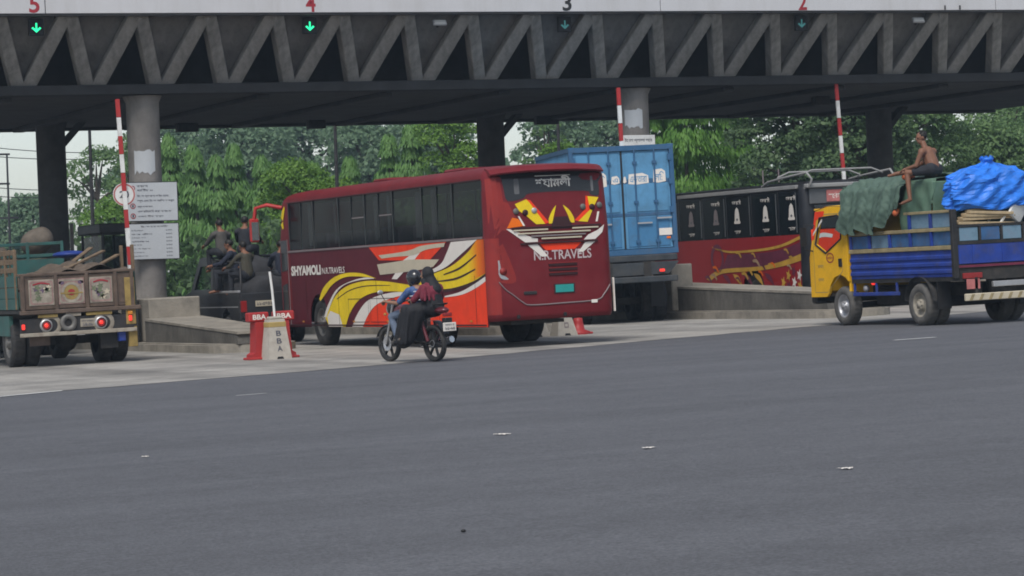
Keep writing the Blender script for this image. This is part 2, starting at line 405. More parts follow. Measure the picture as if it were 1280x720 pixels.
# faint seams sealed with bitumen between the paving lanes
# ------------------------------------------------------------------ toll canopy
can = thing('toll_canopy', 'long grey concrete toll canopy with zigzag struts under a white fascia', 'canopy',
            Matrix.Translation((14.5, 63.5, 0)) @ Matrix.Rotation(-0.0075, 4, 'Y'))
def cx(X): return X - 14.5
ZT, ZB = 7.58, 5.98
nodes = [16.13 + 1.625 * k for k in range(-5, 21)]
me_d = me_a = me_p = None
for k, X in enumerate(nodes):
    if me_d is None:
        me_d = MB().beam((0.03, 0.16, 1.66), (0.72, 1.50, 0), 0.31, 0.28, (0, -1, 0), 0.02).mesh('truss_member', 'concrete')
        me_a = MB().beam((-0.03, 0.16, 1.66), (-0.72, 1.50, 0), 0.31, 0.28, (0, -1, 0), 0.02).mesh('truss_member', 'concrete')
        me_p = MB()
        a, b, c = (0.02, 0.40, 1.62), (1.605, 0.40, 1.62), (0.812, 1.72, 0.02)
        off = Vector((0, 0.10, 0))
        me_p.add([a, b, c, tuple(Vector(a) + off), tuple(Vector(b) + off), tuple(Vector(c) + off)], [(0, 2, 1), (3, 4, 5), (0, 1, 4, 3), (1, 2, 5, 4), (2, 0, 3, 5)])
        me_p = me_p.mesh('truss_panel', 'panel_concrete')
    for me in (me_d, me_a, me_p):
        o = link(me.name.split('.')[0], me, can); o.location = (cx(X), 0, ZB + 0.01)
XA, XB = cx(8.2), cx(49.2)
MB().box(XA, XB, 1.12, 1.66, ZB - 0.125, ZB + 0.10, 0.01).build('bottom_chord', 'shaded_chord', can)
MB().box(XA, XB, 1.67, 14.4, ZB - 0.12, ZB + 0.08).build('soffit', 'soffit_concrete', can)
MB().box(XA, XB, 3.4, 3.6, ZB + 0.09, ZT + 0.06).build('void_shade_sheet', 'soffit_concrete', can)  # added dark sheet standing in for the deep shade inside the roof void
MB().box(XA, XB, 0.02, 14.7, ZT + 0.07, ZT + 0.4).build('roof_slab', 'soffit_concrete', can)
for i, X in enumerate([11.9, 15.0, 18.1, 21.2, 24.3, 27.4, 30.5, 33.6, 36.8, 39.9, 43.0]):
    MB().box(cx(X) - 0.16, cx(X) + 0.16, 1.8, 13.9, ZB - 0.24, ZB - 0.125, 0.02).build('soffit_beam', 'soffit_concrete', can)
MB().box(XA, XB, 13.95, 14.35, ZB - 0.20, ZB - 0.13).build('rear_edge_beam', 'soffit_concrete', can)
for x0, x1 in ((8.2, 15.55), (15.57, 30.82), (30.84, 40.38), (40.40, 49.2)):
    MB().box(cx(x0), cx(x1), -0.12, 0.0, ZT + 0.02, ZT + 1.9, 0.008).build('fascia_panel', 'fascia_white', can)
MB().box(XA, XB, -0.10, 0.10, ZT - 0.03, ZT + 0.015).build('fascia_drip_edge', 'dark_metal', can)
for s, X, m in (('5', 15.31, 'number_red'), ('4', 21.82, 'number_red'), ('3', 28.33, 'number_black'), ('2', 34.76, 'number_red')):
    text('lane_number', s, lambda a, b, X=X: (cx(X) - 0.12 + 0.24 * a, -0.124, ZT + 0.035 + 0.40 * b), m, can, 0.02, 'painted lane number ' + s)
for X in (38.86, 39.3): MB().box(cx(X) - 0.012, cx(X) + 0.012, -0.16, -0.125, ZT + 0.03, ZT + 0.14).build('clip', 'dark_metal', can)
colm = MB().lathe([(0.385, 0), (0.385, 5.7), (0.46, 5.86)], (0, 0, 0), 'z', 28).mesh('column', 'column_concrete')
colb = colm.copy(); colb.materials.clear(); colb.materials.append(M['shaded_concrete'])
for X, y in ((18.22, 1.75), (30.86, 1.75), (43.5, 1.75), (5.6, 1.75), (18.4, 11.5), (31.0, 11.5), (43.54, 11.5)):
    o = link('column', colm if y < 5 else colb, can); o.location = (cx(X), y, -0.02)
    if y > 5:
        MB().prism([(cx(X) + 0.36, 5.2), (cx(X) + 0.95, 5.84), (cx(X) + 0.75, 5.84), (cx(X) + 0.36, 5.42)], 'y', y - 0.15, y + 0.15).build('bracket', 'soffit_concrete', can)
for X, y, w in ((13.0, 12.2, 0.9), (22.3, 12.9, 0.6), (26.0, 12.6, 0.5), (33.0, 12.8, 0.7), (38.4, 6.0, 0.45), (16.6, 12.6, 0.6)):
    MB().box(cx(X), cx(X) + w, y, y + 0.25, ZB - 0.36, ZB - 0.13, 0.02).build('lamp_housing', 'dark_metal', can)

def lane_signal(X, lit, label):
    t = thing('lane_signal', label, 'signal', Matrix.Translation((X, 63.72, 7.20 + 0.0075 * (X - 14.5))), 'lane arrow signals under the fascia')
    MB().box(-0.17, 0.17, 0.03, 0.12, -0.06, 0.32, 0.01).build('housing', 'black', t)
    arrow = [(.8 * a, .03 + .75 * b) for a, b in [(0, -0.03), (0.14, 0.10), (0.10, 0.14), (0.025, 0.075), (0.025, 0.26), (-0.025, 0.26), (-0.025, 0.075), (-0.10, 0.14), (-0.14, 0.10)]]
    decal('arrow', arrow, lambda a, b: (a, 0.026, b), 'arrow_lit' if lit else 'arrow_dim', t)
lane_signal(15.37, True, 'leftmost bright green lit arrow signal under the white fascia')
lane_signal(21.85, True, 'second bright green lit arrow signal, left of the maroon bus roof')
lane_signal(28.36, False, 'dim teal arrow signal above the rear of the maroon bus')
lane_signal(34.86, False, 'rightmost dim teal arrow signal, above the black bus')
for X, lb in ((25.05, 'pale flood lamp under the fascia between numbers 4 and 3'), (38.15, 'pale flood lamp under the fascia right of number 2')):
    t = thing('flood_lamp', lb, 'lamp', Matrix.Translation((X, 63.62, 7.36 + 0.0075 * (X - 14.5))) @ Matrix.Rotation(R(-28), 4, 'X'), 'flood lamps under the fascia')
    MB().box(-0.17, 0.17, -0.05, 0.02, -0.07, 0.07, 0.012).build('lamp_body', 'silver', t)
    MB().box(-0.14, 0.14, -0.062, -0.052, -0.05, 0.05).build('lens', 'lamp_clear', t)
    MB().box(-0.02, 0.02, 0.021, 0.16, -0.02, 0.02).build('arm', 'dark_metal', t)

# ------------------------------------------------------------------ toll islands
def island(X, nose, label, ped, wedge):
    t = thing('toll_island', label, 'traffic island', frame(X, nose), 'toll islands between the lanes')
    w = 0.92; L = 82 - nose
    base = [(w * math.sin(a), 0.9 - 0.9 * math.cos(a)) for a in [math.pi / 2 * k / 6 - math.pi / 2 for k in range(13)]]
    base = base + [(w, L), (-w, L)]
    MB().prism(base, 'z', -0.05, 0.16).build('kerb', 'island_concrete', t)
    inner = [(x * 0.86, max(y, 0.12) if y < 1 else y - 0.1) for x, y in base]
    MB().prism(inner, 'z', 0.155, 0.185).build('island_top', 'island_concrete', t)
    y0, y1, z0, z1, hw = wedge
    mb = MB()
    mb.add([(-hw * .8, y0, 0.18), (hw * .8, y0, 0.18), (hw * .8, y0 + .06, z0), (-hw * .8, y0 + .06, z0), (-hw, y1, 0.18), (hw, y1, 0.18), (hw, y1, z1), (-hw, y1, z1)],
           [(0, 1, 2, 3), (4, 7, 6, 5), (0, 4, 5, 1), (3, 2, 6, 7), (0, 3, 7, 4), (1, 5, 6, 2)])
    mb.build('crash_wedge', 'tarred_concrete', t)
    cap = MB(); hv = [(-hw * .8 - .012, y0 - .01, z0 + .002), (hw * .8 + .012, y0 - .01, z0 + .002), (hw + .012, y1 - .002, z1 + .004), (-hw - .012, y1 - .002, z1 + .004)]
    cap.add(hv + [(x, y, z + .05) for x, y, z in hv], [(0, 1, 2, 3), (4, 7, 6, 5), (0, 4, 5, 1), (1, 5, 6, 2), (2, 6, 7, 3), (3, 7, 4, 0)]); cap.build('wedge_cap', 'island_concrete', t)
    for a, b, hh, pw, px in ped: MB().box(px - pw, px + pw, a, b, 0.18, hh, 0.025).build('pedestal', 'island_concrete', t)
    return t
island(18.05, 56.2, 'concrete toll island with sloping crash block below the two notice boards', [(6.6, 9.3, 1.16, 0.60, 0.05)], (0.1, 6.6, 0.38, 0.66, 0.66))
island(30.5, 53.3, 'long low concrete toll island between blue container and yellow truck', [(7.8, 8.8, 1.29, 0.28, -0.5)], (0.75, 11.0, 0.50, 0.80, 0.68))
island(24.3, 56.6, 'mostly hidden toll island beyond the maroon bus', [(2.6, 3.6, 1.2, 0.6, 0)], (0.3, 6.0, 0.45, 0.8, 0.66))
island(36.8, 57.0, 'toll island hidden behind the black and red bus', [(2.6, 3.6, 1.2, 0.6, 0)], (0.3, 6.0, 0.45, 0.8, 0.66))

def barrier(X, Y, zt, lean, label):
    t = thing('barrier_gate', label, 'barrier', frame(X, Y, tilt=False), 'raised toll barrier arms')
    MB().box(-0.16, 0.16, -0.2, 0.2, 0.19, 1.15, 0.03).build('motor_housing', 'dark_metal', t)
    zb = 1.1 - gz(X); n = 11; zt -= gz(X)
    for i in range(n):
        a, b = i / n, (i + 1) / n - 0.002
        p = [(-lean * q, -0.25, zb + (zt - zb) * q) for q in (a, b)]
        MB().beam(p[0], p[1], 0.095, 0.045, (0, 1, 0)).build('arm_segment', 'red_paint' if i % 2 == 0 else 'white_paint', t)
    MB().box(-0.1, 0.1, -0.22, -0.19, 0.9, 1.25).build('arm_bracket', 'dark_metal', t)
barrier(17.24, 63.5, 5.68, 0.20, 'raised red and white barrier arm left of the notice boards')
barrier(29.62, 63.5, 5.86, 0.13, 'raised red and white barrier arm behind the blue container')
barrier(36.62, 65.0, 6.05, 0.28, 'raised red and white barrier arm above the black bus')

mat('faded_red', (0.42, 0.14, 0.13), 0.6, var=0.2, scale=8)
# ------------------------------------------------------------------ notice boards, posters, round sign
def notice(z0, z1, label, rows, icons):
    t = thing('notice_board', label, 'sign', Matrix.Translation((18.2, 64.76, 1.25 + ((z0 + z1) / 2 - 1.25) * 1.01)))
    h = (z1 - z0) / 2
    MB().box(-0.60, 0.60, 0.0, 0.03, -h, h, 0.006).build('board', 'sign_white', t)
    for a in ((-0.61, -0.60, -h, h), (0.60, 0.612, -h, h)): MB().box(a[0], a[1], -0.004, 0.034, a[2], a[3]).build('frame', 'dark_metal', t)
    for a in ((-0.61, 0.612, h, h + 0.012), (-0.61, 0.612, -h - 0.012, -h)): MB().box(a[0], a[1], -0.004, 0.034, a[2], a[3]).build('frame', 'dark_metal', t)
    for s, x0, x1, zc, hh in rows:
        text('text_line', s, lambda a, b, x0=x0, x1=x1, zc=zc, hh=hh: (x0 + (x1 - x0) * a, -0.004, zc - hh / 2 + hh * b), 'sign_ink', t, 0.012)
    for zc in icons:
        decal('icon_ring', [disc(-0.47, zc, 0.065), disc(-0.47, zc, 0.045)], lambda a, b: (a, -0.004, b), 'number_red', t)
        decal('icon_mark', [(-0.49, zc - 0.03), (-0.45, zc - 0.03), (-0.45, zc + 0.03), (-0.49, zc + 0.03)], lambda a, b: (a, -0.005, b), 'sign_ink', t)
    return t
notice(2.93, 3.82, 'upper white notice board with round red icons on the concrete column',
       [('সাবধান', -0.36, -0.10, 0.36, 0.05), ('গতি সীমা ২০', -0.36, 0.02, 0.27, 0.06), ('টোল প্লাজায় লাইন মেনে', -0.36, 0.40, 0.13, 0.07), ('চলুন এবং টোল পরিশোধ করুন', -0.36, 0.52, 0.02, 0.07),
        ('হর্ন বাজাবেন', -0.36, 0.0, -0.12, 0.05), ('ওভারটেকিং করা যাবে না', -0.36, 0.45, -0.22, 0.06), ('ওজন সীমা মানুন', -0.36, 0.25, -0.34, 0.055)], [0.31, -0.10, -0.33])
notice(2.05, 2.87, 'lower white notice board listing charges in small print on the column',
       [('টোল হার তালিকা', -0.30, 0.36, 0.35, 0.05)] + [(s, -0.53, -0.53 + w, 0.26 - 0.085 * i, 0.034) for i, (s, w) in enumerate((('মোটর সাইকেল', 0.28), ('কার জীপ', 0.5), ('মাইক্রোবাস', 0.34), ('মিনিবাস', 0.42), ('বড় বাস', 0.24), ('ছোট ট্রাক', 0.46), ('মাঝারি ট্রাক', 0.3), ('ট্রেইলার', 0.38)))]
       + [('১০০', 0.30, 0.44, 0.26 - 0.085 * i, 0.034) for i in range(8)], [])
def column_patch(name, X, zc, w, h, label, seed):
    """torn paper pasted round the column"""
    r_ = random.Random(seed); mb = MB(); n = 8
    t = [(-0.5 + i / n) for i in range(n + 1)]
    top = [h / 2 - r_.uniform(0, 0.10) * h for _ in t]; bot = [-h / 2 + r_.uniform(0, 0.22) * h for _ in t]
    mb.grid(lambda u, v: (0.394 * math.sin((u - 0.5) * w / 0.385), -0.394 * math.cos((u - 0.5) * w / 0.385), bot[round(u * n)] * (1 - v) + top[round(u * n)] * v), n, 3)
    o = mb.build(name, 'sign_white'); o.matrix_world = Matrix.Translation((X, 65.25, zc)) @ Matrix.Rotation(R(-16 if X < 20 else -25), 4, 'Z')
    tag(o, label, 'poster'); return o
column_patch('poster', 18.188, 4.30, 0.50, 0.62, 'torn white poster on the column above the notice boards', 3)
column_patch('poster', 30.82, 5.2, 0.46, 0.52, 'torn white poster on the column above the blue container', 5)
t = thing('sign_board', 'small white text board on the column just above the blue container', 'sign', Matrix.Translation((30.70, 64.76, 4.65)))
MB().box(-0.46, 0.46, 0, 0.03, -0.13, 0.13, 0.006).build('board', 'white_paint', t)
text('text_line', 'টোল প্লাজা লেন', lambda a, b: (-0.38 + 0.76 * a, -0.004, -0.06 + 0.12 * b), 'sign_ink', t, 0.015)
t = thing('speed_sign', 'round white speed sign with red ring beside the left barrier arm', 'sign', Matrix.Translation((17.14, 63.30, 3.52)))
MB().cyl((0, 0, 0), (0, 0.02, 0), 0.26, n=28, smooth=False).build('disc', 'white_paint', t)
decal('ring', [disc(0, 0, 0.25, n=32), disc(0, 0, 0.215, n=32)], lambda a, b: (a, -0.004, b), 'faded_red', t)
text('number', '20', lambda a, b: (-0.11 + 0.22 * a, -0.004, -0.08 + 0.16 * b), 'sign_ink', t, 0.02)
MB().cyl((0.05, 0.05, -3.3), (0.05, 0.05, 0.25), 0.025).build('post', 'silver', t)

# toll booth, railing posts
t = thing('toll_booth', 'dark toll booth on the island behind the notice boards', 'booth', frame(18.35, 68.4, tilt=False))
MB().box(-0.42, 0.42, 0, 2.0, 0.19, 1.15, 0.02).build('lower_wall', 'dark_metal', t)
for x, y in ((-0.4, 0.02), (0.4, 0.02), (-0.4, 1.98), (0.4, 1.98)): MB().box(x - 0.03, x + 0.03, y - 0.03, y + 0.03, 1.15, 2.75).build('post', 'dark_metal', t)
for x in (-0.405, 0.395): MB().box(x, x + 0.01, 0.06, 1.94, 1.16, 2.7).build('window', 'bus_glass', t)
MB().box(-0.37, 0.37, 0.0, 0.01, 1.16, 2.7).build('window', 'bus_glass', t)
MB().box(-0.5, 0.5, -0.1, 2.1, 2.755, 3.0, 0.03).build('roof', 'dark_metal', t)

# ------------------------------------------------------------------ vegetation
leafmat('leaf_mast', (0.115, 0.24, 0.07), (0.21, 0.38, 0.11), 0.5)
leafmat('leaf_mast_bright', (0.085, 0.21, 0.035), (0.175, 0.35, 0.06), 0.45)
leafmat('leaf_mid', (0.085, 0.16, 0.06), (0.17, 0.27, 0.10), 0.42)
leafmat('leaf_dark', (0.058, 0.108, 0.046), (0.115, 0.185, 0.076), 0.38)
leafmat('leaf_lime', (0.085, 0.185, 0.03), (0.17, 0.30, 0.05), 0.4)
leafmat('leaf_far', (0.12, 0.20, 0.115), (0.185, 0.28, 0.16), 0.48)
mat('bark', (0.075, 0.06, 0.048), 0.9, var=0.3, scale=6, bump=0.5, bscale=20)
NP = np.random.default_rng(11)
def leaf_mesh(name, c, axis, nrm, ln, wd, m):
    """one folded leaf spray per centre: a diamond of two triangles"""
    ax = axis / np.linalg.norm(axis, axis=1, keepdims=True)
    sd_ = np.cross(ax, nrm); sd_ /= np.maximum(np.linalg.norm(sd_, axis=1, keepdims=True), 1e-6)
    up_ = np.cross(sd_, ax)
    ln = ln[:, None]; wd = wd[:, None]
    v = np.stack([c - ax * ln * .5, c + sd_ * wd * .5 + up_ * wd * .18 + ax * ln * 0.05, c + ax * ln * .5, c - sd_ * wd * .5 + up_ * wd * .18 + ax * ln * 0.05], 1).reshape(-1, 3)
    n = len(c); me = bpy.data.meshes.new(name)
    me.vertices.add(4 * n); me.vertices.foreach_set('co', v.astype(np.float32).ravel())
    me.loops.add(4 * n); me.loops.foreach_set('vertex_index', np.arange(4 * n, dtype=np.int32))
    me.polygons.add(n); me.polygons.foreach_set('loop_start', np.arange(0, 4 * n, 4, dtype=np.int32)); me.polygons.foreach_set('loop_total', np.full(n, 4, dtype=np.int32))
    me.materials.append(M[m]); me.update(calc_edges=True); me.validate(); return me
def rdir(n):
    d = NP.normal(size=(n, 3)); return d / np.linalg.norm(d, axis=1, keepdims=True)
def clumps(cs, rs, per, size, gap=0.0):
    C_, A, N_ = [], [], []
    for c, r in zip(cs, rs):
        k = int(per * r * r); d = rdir(k); d[:, 2] = np.where(d[:, 2] < -0.35, -d[:, 2] * .6, d[:, 2])
        rad = r * (0.62 + 0.45 * NP.random(k) ** 0.6)
        C_.append(c + d * rad[:, None] * np.array([1, 1, 0.72])); N_.append(d * .8 + rdir(k) * .4 + np.array([0, -.25, .75])); A.append(rdir(k) + np.array([0, 0, -0.25]))
    c = np.concatenate(C_); k = len(c); s_ = size * NP.uniform(.6, 1.25, k)
    return c, np.concatenate(A), np.concatenate(N_), s_, s_ * .62
def tree(kind, X, Y, top, w, label, mname=None):
    g = gz(X); h = top - g
    t = thing({'mast': 'mast_tree', 'bush': 'bush'}.get(kind, 'broadleaf_tree'), label, 'bush' if kind == 'bush' else 'tree', Matrix.Translation((X, Y, g)), 'trees behind the toll plaza')
    if kind == 'mast':
        mb = MB(); mb.tube([(0, 0, -.1), (0.03, 0, h * .5), (0, 0, h * .97)], [0.11, 0.08, 0.02], 7)
        mb.build('trunk', 'bark', t, fix=False)
        n = int(900 * h); q = NP.random(n); z = h * (0.06 + 0.92 * q)
        prof = w * .62 * np.clip(1.12 - q, 0.10, .55) / .55
        az = NP.uniform(0, 2 * np.pi, n); bundle = np.floor(az / (2 * np.pi) * 9) + np.floor(q * 11) * 1.7
        rr = prof * (0.62 + 0.38 * NP.random(n) ** .5) * (0.78 + 0.34 * np.sin(bundle * 12.9))
        c = np.stack([rr * np.cos(az), rr * np.sin(az), z - rr * .75], 1)
        out = np.stack([np.cos(az), np.sin(az), np.zeros(n)], 1)
        a = out * .42 + np.array([0, 0, -1.0]) + NP.normal(size=(n, 3)) * .16
        ln = NP.uniform(.16, .40, n)
        link('crown', leaf_mesh('crown', c, a, out * .8 + np.array([0, 0, .8]) + NP.normal(size=(n, 3)) * .35, ln, ln * .25, mname or 'leaf_mast'), t)
        return t
    th = h * (0.05 if kind == 'bush' else 0.34); cr_ = w / 2
    nb = {'round': 15, 'feather': 17, 'lime': 15, 'dark': 18, 'bush': 9}[kind]
    cs, rs = [], []
    ch = h - th
    for i in range(nb):
        q = (i + .5) / nb; ang = i * 2.4 + NP.uniform(-.4, .4)
        z = th + ch * (0.10 + 0.80 * q); rad = cr_ * math.sqrt(max(0.05, 1 - (abs(q - .42) / .62) ** 2)) * NP.uniform(.45, .80)
        cs.append(np.array([rad * math.cos(ang), rad * math.sin(ang), z])); rs.append(cr_ * NP.uniform(.36, .56) * (1.0 if kind != 'feather' else .72))
    cs.append(np.array([0, 0, h - cr_ * .34])); rs.append(cr_ * .42)
    mb = MB(); mb.tube([(0, 0, -.1), (.05 * cr_, 0, th * .6), (0, .04 * cr_, th + ch * .45), (0, 0, h * .9)], [.075 * cr_ + .08, .06 * cr_ + .06, .04 * cr_ + .04, .02], 8)
    for c in cs[::2]:
        z0 = min(c[2] - .12 * ch, th + ch * .5); z0 = max(z0, th * .8)
        mb.tube([(0, 0, z0), tuple(c * np.array([.5, .5, 0]) + np.array([0, 0, (z0 + c[2]) / 2 + .1])), tuple(c)], [.035 * cr_ + .03, .025 * cr_ + .02, .015], 5)
    mb.build('trunk', 'bark', t, fix=False)
    size = {'round': .24, 'feather': .18, 'lime': .15, 'dark': .20, 'bush': .16}[kind] * (1 + max(0, Y - 110) / 140)
    per = {'round': 300, 'feather': 250, 'lime': 420, 'dark': 380, 'bush': 420}[kind] * (.36 / size) ** 1.5 * .62
    c, a, nn, s1, s2 = clumps(cs, rs, per, size)
    link('crown', leaf_mesh('crown', c, a, nn, s1, s2, mname or {'round': 'leaf_mid', 'feather': 'leaf_mid', 'lime': 'leaf_lime', 'dark': 'leaf_dark', 'bush': 'leaf_mid'}[kind]), t)
    return t
tree('round', 39.7, 175, 7.2, 4.6, 'small round tree at the far left edge beyond the trucks', 'leaf_far')
tree('round', 39.2, 165, 7.4, 4.0, 'small bushy tree just left of the dark back column', 'leaf_far')
tree('feather', 33.4, 128, 8.2, 3.6, 'tall feathery tree against the sky left of the notice boards')
tree('feather', 36.2, 132, 9.0, 3.4, 'tall airy tree directly behind the left barrier arm')
tree('bush', 29.9, 112, 5.3, 3.6, 'pale green bush below the feathery tree left of the boards', 'leaf_lime')
tree('round', 42.2, 150, 9.4, 5.0, 'broad tree hidden partly by the concrete column with boards')
MS = [(32.5, 113, 7.9, 1.7), (33.0, 111, 7.2, 1.7), (33.25, 109, 6.8, 1.7), (34.3, 110, 7.3, 1.7), (34.8, 108, 6.7, 1.7), (35.3, 107, 6.4, 1.7), (33.8, 114, 7.5, 1.6), (36.4, 112, 6.6, 1.7)]
for i, (x, y, h, w) in enumerate(sorted(MS, key=lambda p: p[0] / p[1])):
    tree('mast', x, y, h, w * .98, 'drooping mast tree, %s from the left in the row behind the pickup' % ['first', 'second', 'third', 'fourth', 'fifth', 'sixth', 'seventh', 'eighth'][i])
tree('lime', 33.0, 98, 5.9, 3.0, 'bright yellow-green tree rising above the front of the maroon bus')
tree('lime', 34.0, 97.5, 5.3, 2.4, 'smaller yellow-green tree right of the brighter one over the bus front')
for X, Y, h, w, lb in ((52, 165, 12.4, 8, 'large grey-green far tree above the row of mast trees'), (59.7, 175, 13.2, 9, 'large grey-green far tree above the middle of the maroon bus'),
                       (55.3, 190, 13.8, 8, 'large hazy far tree just right of the notice-board column'), (54.6, 150, 10.6, 6, 'broad tree with sky gaps over the bus windows'),
                       (61.3, 160, 11.7, 6.5, 'broad tree with sky gaps left of the bright lime tree'), (66.6, 170, 12.0, 5.0, 'dull green tree behind the bright lime tree'),
                       (66.0, 150, 11.2, 6, 'broad dull tree behind the blue container'), (70.0, 152, 11.0, 6, 'broad dull tree right behind the container column')):
    tree('round', X, Y, h, w, lb, 'leaf_far')
tree('mast', 40.9, 110, 7.6, 1.8, 'drooping mast tree left of a taller twin above the bus roof')
tree('mast', 41.5, 109, 8.0, 2.0, 'taller drooping mast tree above the middle of the bus roof')
tree('mast', 39.9, 112, 6.8, 1.8, 'short mast tree above the bus roof beside the lamp post')
tree('mast', 38.6, 113, 6.7, 1.9, 'short mast tree above the bus roof left of the lamp post')
tree('lime', 42.2, 106, 8.0, 3.6, 'bright lime-green round tree left of the middle back column')
tree('feather', 48.7, 112, 8.6, 2.4, 'sparse light tree right of the middle back column')
tree('lime', 44.2, 100, 6.6, 2.2, 'small lime-green tree just above the rear of the bus')
RS = [(48.1, 100, 8.6, 2.0), (48.9, 99, 8.9, 2.0), (50.2, 100, 8.9, 2.1), (51.7, 101, 8.8, 2.1), (53.4, 103, 8.7, 2.1), (50.9, 104, 9.0, 2.2)]
for i, (x, y, h, w) in enumerate(sorted(RS, key=lambda p: p[0] / p[1])):
    tree('mast', x, y, h, w * 1.15, 'bright drooping mast tree, %s from the left beside the blue container' % ['first', 'second', 'third', 'fourth', 'fifth', 'sixth'][i], 'leaf_mast_bright')
tree('dark', 51.6, 95, 8.9, 5.0, 'dark shaded tree above the black bus')
tree('dark', 51.9, 91, 8.4, 4.4, 'dark dense tree behind the rightmost barrier arm')
tree('dark', 57.9, 98, 9.3, 5.4, 'dark green tree behind the seated man and right back column', 'leaf_mid')
tree('feather', 66.6, 110, 9.6, 5.6, 'leafy green tree above the green tarpaulin')
tree('feather', 69.2, 108, 9.0, 5.2, 'airy tree with sky gaps at the upper right corner')
tree('dark', 63.4, 100, 6.9, 5.2, 'low bushy tree behind the blue plastic bundle', 'leaf_mid')
tree('round', 78.3, 120, 9.4, 6, 'round tree at the far right edge')

# far wood and undergrowth: masses nobody could count
k = 5200; xx = NP.uniform(60, 150, k); ridge = 9.6 + 1.5 * np.sin(xx * .31) + 1.4 * np.sin(xx * .83 + 1)
c = np.stack([xx, 225 + NP.uniform(-9, 9, k), gz(50) + ridge * NP.random(k) ** .6], 1)
o = link('far_wood', leaf_mesh('far_wood', c, rdir(k), rdir(k) + np.array([0, -.6, .5]), NP.uniform(.9, 1.7, k), NP.uniform(.6, 1.1, k), 'leaf_far'))
tag(o, 'hazy mass of distant woodland behind the plaza', 'woodland', kind='stuff')
k = 15000; xx = NP.uniform(20, 86, k); hh = 2.9 + .5 * np.sin(xx * 1.1) + .4 * np.sin(xx * 2.7 + 2)
c = np.stack([xx, 93.5 + NP.normal(size=k) * .8 + (xx > 46) * 0, np.array([gz(x) for x in xx]) + hh * NP.random(k) ** .7], 1)
o = link('undergrowth', leaf_mesh('undergrowth', c, rdir(k), rdir(k) + np.array([0, -.5, .5]), NP.uniform(.22, .42, k), NP.uniform(.14, .26, k), 'leaf_dark'))
tag(o, 'dark continuous undergrowth along the far roadside', 'undergrowth', kind='stuff')

# poles and cables
def pole(X, Y, h, label, arm=None, name='lamp_post', cat='lamp post'):
    t = thing(name, label, cat, frame(X, Y, tilt=False))
    MB().cyl((0, 0, 0), (0, 0, h), .085, .05, 10).build('pole', 'dark_metal', t)
    if arm:
        for z, a, b in arm: MB().box(a, b, -.05, .05, z - .05, z + .05).build('crossarm', 'dark_metal', t)
    else:
        MB().tube([(0, 0, h), (-.3, 0, h + .35), (-1.1, 0, h + .45)], .035, 6).build('lamp_arm', 'dark_metal', t)
        MB().box(-1.6, -1.05, -.1, .1, h + .38, h + .48, .03).build('lamp_head', 'silver', t)
    return t
pole(31.6, 90, 7.0, 'thin lamp post rising behind the maroon bus roof')
pole(41.85, 95, 7.2, 'thin lamp post right of the middle back column')
pole(24.6, 95, 7.4, 'thin lamp post between dark back column and left barrier')
pole(34.35, 150, 8.6, 'utility pole with short crossarms at the far left', ((8.55, -1.4, .15), (7.0, -1.4, .1), (5.2, -.9, .5)), 'utility_pole', 'pole')
for i, (z0, z1, lb) in enumerate(((9.75, 9.05, 'topmost power cable across the sky at far left'), (9.25, 8.85, 'second power cable across the sky at far left'),
                                  (7.65, 7.2, 'third power cable across the sky at far left'), (7.15, 6.95, 'lowest power cable across the sky at far left'))):
    pts = [(30 + 14 * q, 150 + i * .6, z0 + (z1 - z0) * q - .45 * math.sin(math.pi * q)) for q in [k / 12 for k in range(13)]]
    mb = MB(); mb.tube([(x - 30, 0, z) for x, y, z in pts], .022, 5); o = mb.build('power_cable', 'black'); o.location = (30, 150 + i * .6, 0)
    tag(o, lb, 'cable', 'power cables at the far left')
for i, X in enumerate((21.35, 22.1)):
    t = tag(MB().box(-.05, .05, -.05, .05, 0, 3.4 - .1 * i).build('fence_post', 'dark_metal'), ('dark upright post right beside the left back column', 'dark upright post between left back column and lamp post')[i], 'post', 'dark posts beyond the canopy')
    t.location = (X, 85, gz(X))

# ------------------------------------------------------------------ vehicle helpers
def wheel(parent, x, y, r, w, side=-1, tyre='rubber', rim='rim_steel', name='wheel', z=None, dual=False):
    """tyre with tread shoulder, rim dished behind it; side -1: outer face towards -x"""
    z = r if z is None else z; s = side
    ws = [0.0, w + 0.03] if dual else [0.0]
    mb = MB()
    for o in ws:
        q = -s * o
        mb.lathe([(r * .60, q + s * 0.0), (r * .66, q + s * .015), (r * .90, q + s * .02), (r * .985, q - s * .02), (r, q - s * .06), (r, q - s * (w - .06)), (r * .985, q - s * (w - .02)), (r * .88, q - s * w), (r * .60, q - s * w)], (x, y, z), 'x', 28)
        for k in range(26):
            a = 2 * math.pi * k / 26
            T = Matrix.Translation((x + q - s * w / 2, y, z)) @ Matrix.Rotation(a, 4, 'X')
            mb.box(-w * .36, w * .36, -.018, .018, r * .985, r * 1.012, 0, T)
    t = mb.build(name, tyre, parent, fix=False)
    mb = MB()
    mb.lathe([(r * .62, -s * .005), (r * .58, s * .005), (r * .54, -s * .02), (r * .50, -s * .06), (r * .30, -s * .075), (r * .26, -s * .02), (r * .17, s * .005), (r * .15, s * .03), (0.001, s * .035)], (x, y, z), 'x', 24)
    for k in range(8):
        a = 2 * math.pi * k / 8; mb.cyl((x - s * .03, y + r * .22 * math.cos(a), z + r * .22 * math.sin(a)), (x + s * .025, y + r * .22 * math.cos(a), z + r * .22 * math.sin(a)), r * .028, n=6)
    mb.build('rim', rim, t, fix=False)
    return t
def arch(cy, r, zb, n=10):
    """points of a wheel arch cut into a bottom edge, from rear to front"""
    a0 = math.asin(min(.99, max(-.9, (zb - .5) / r))) if r else 0
    return [(cy - r * math.cos(a), .5 + r * math.sin(a)) for a in [a0 + (math.pi - 2 * a0) * k / n for k in range(n + 1)]]

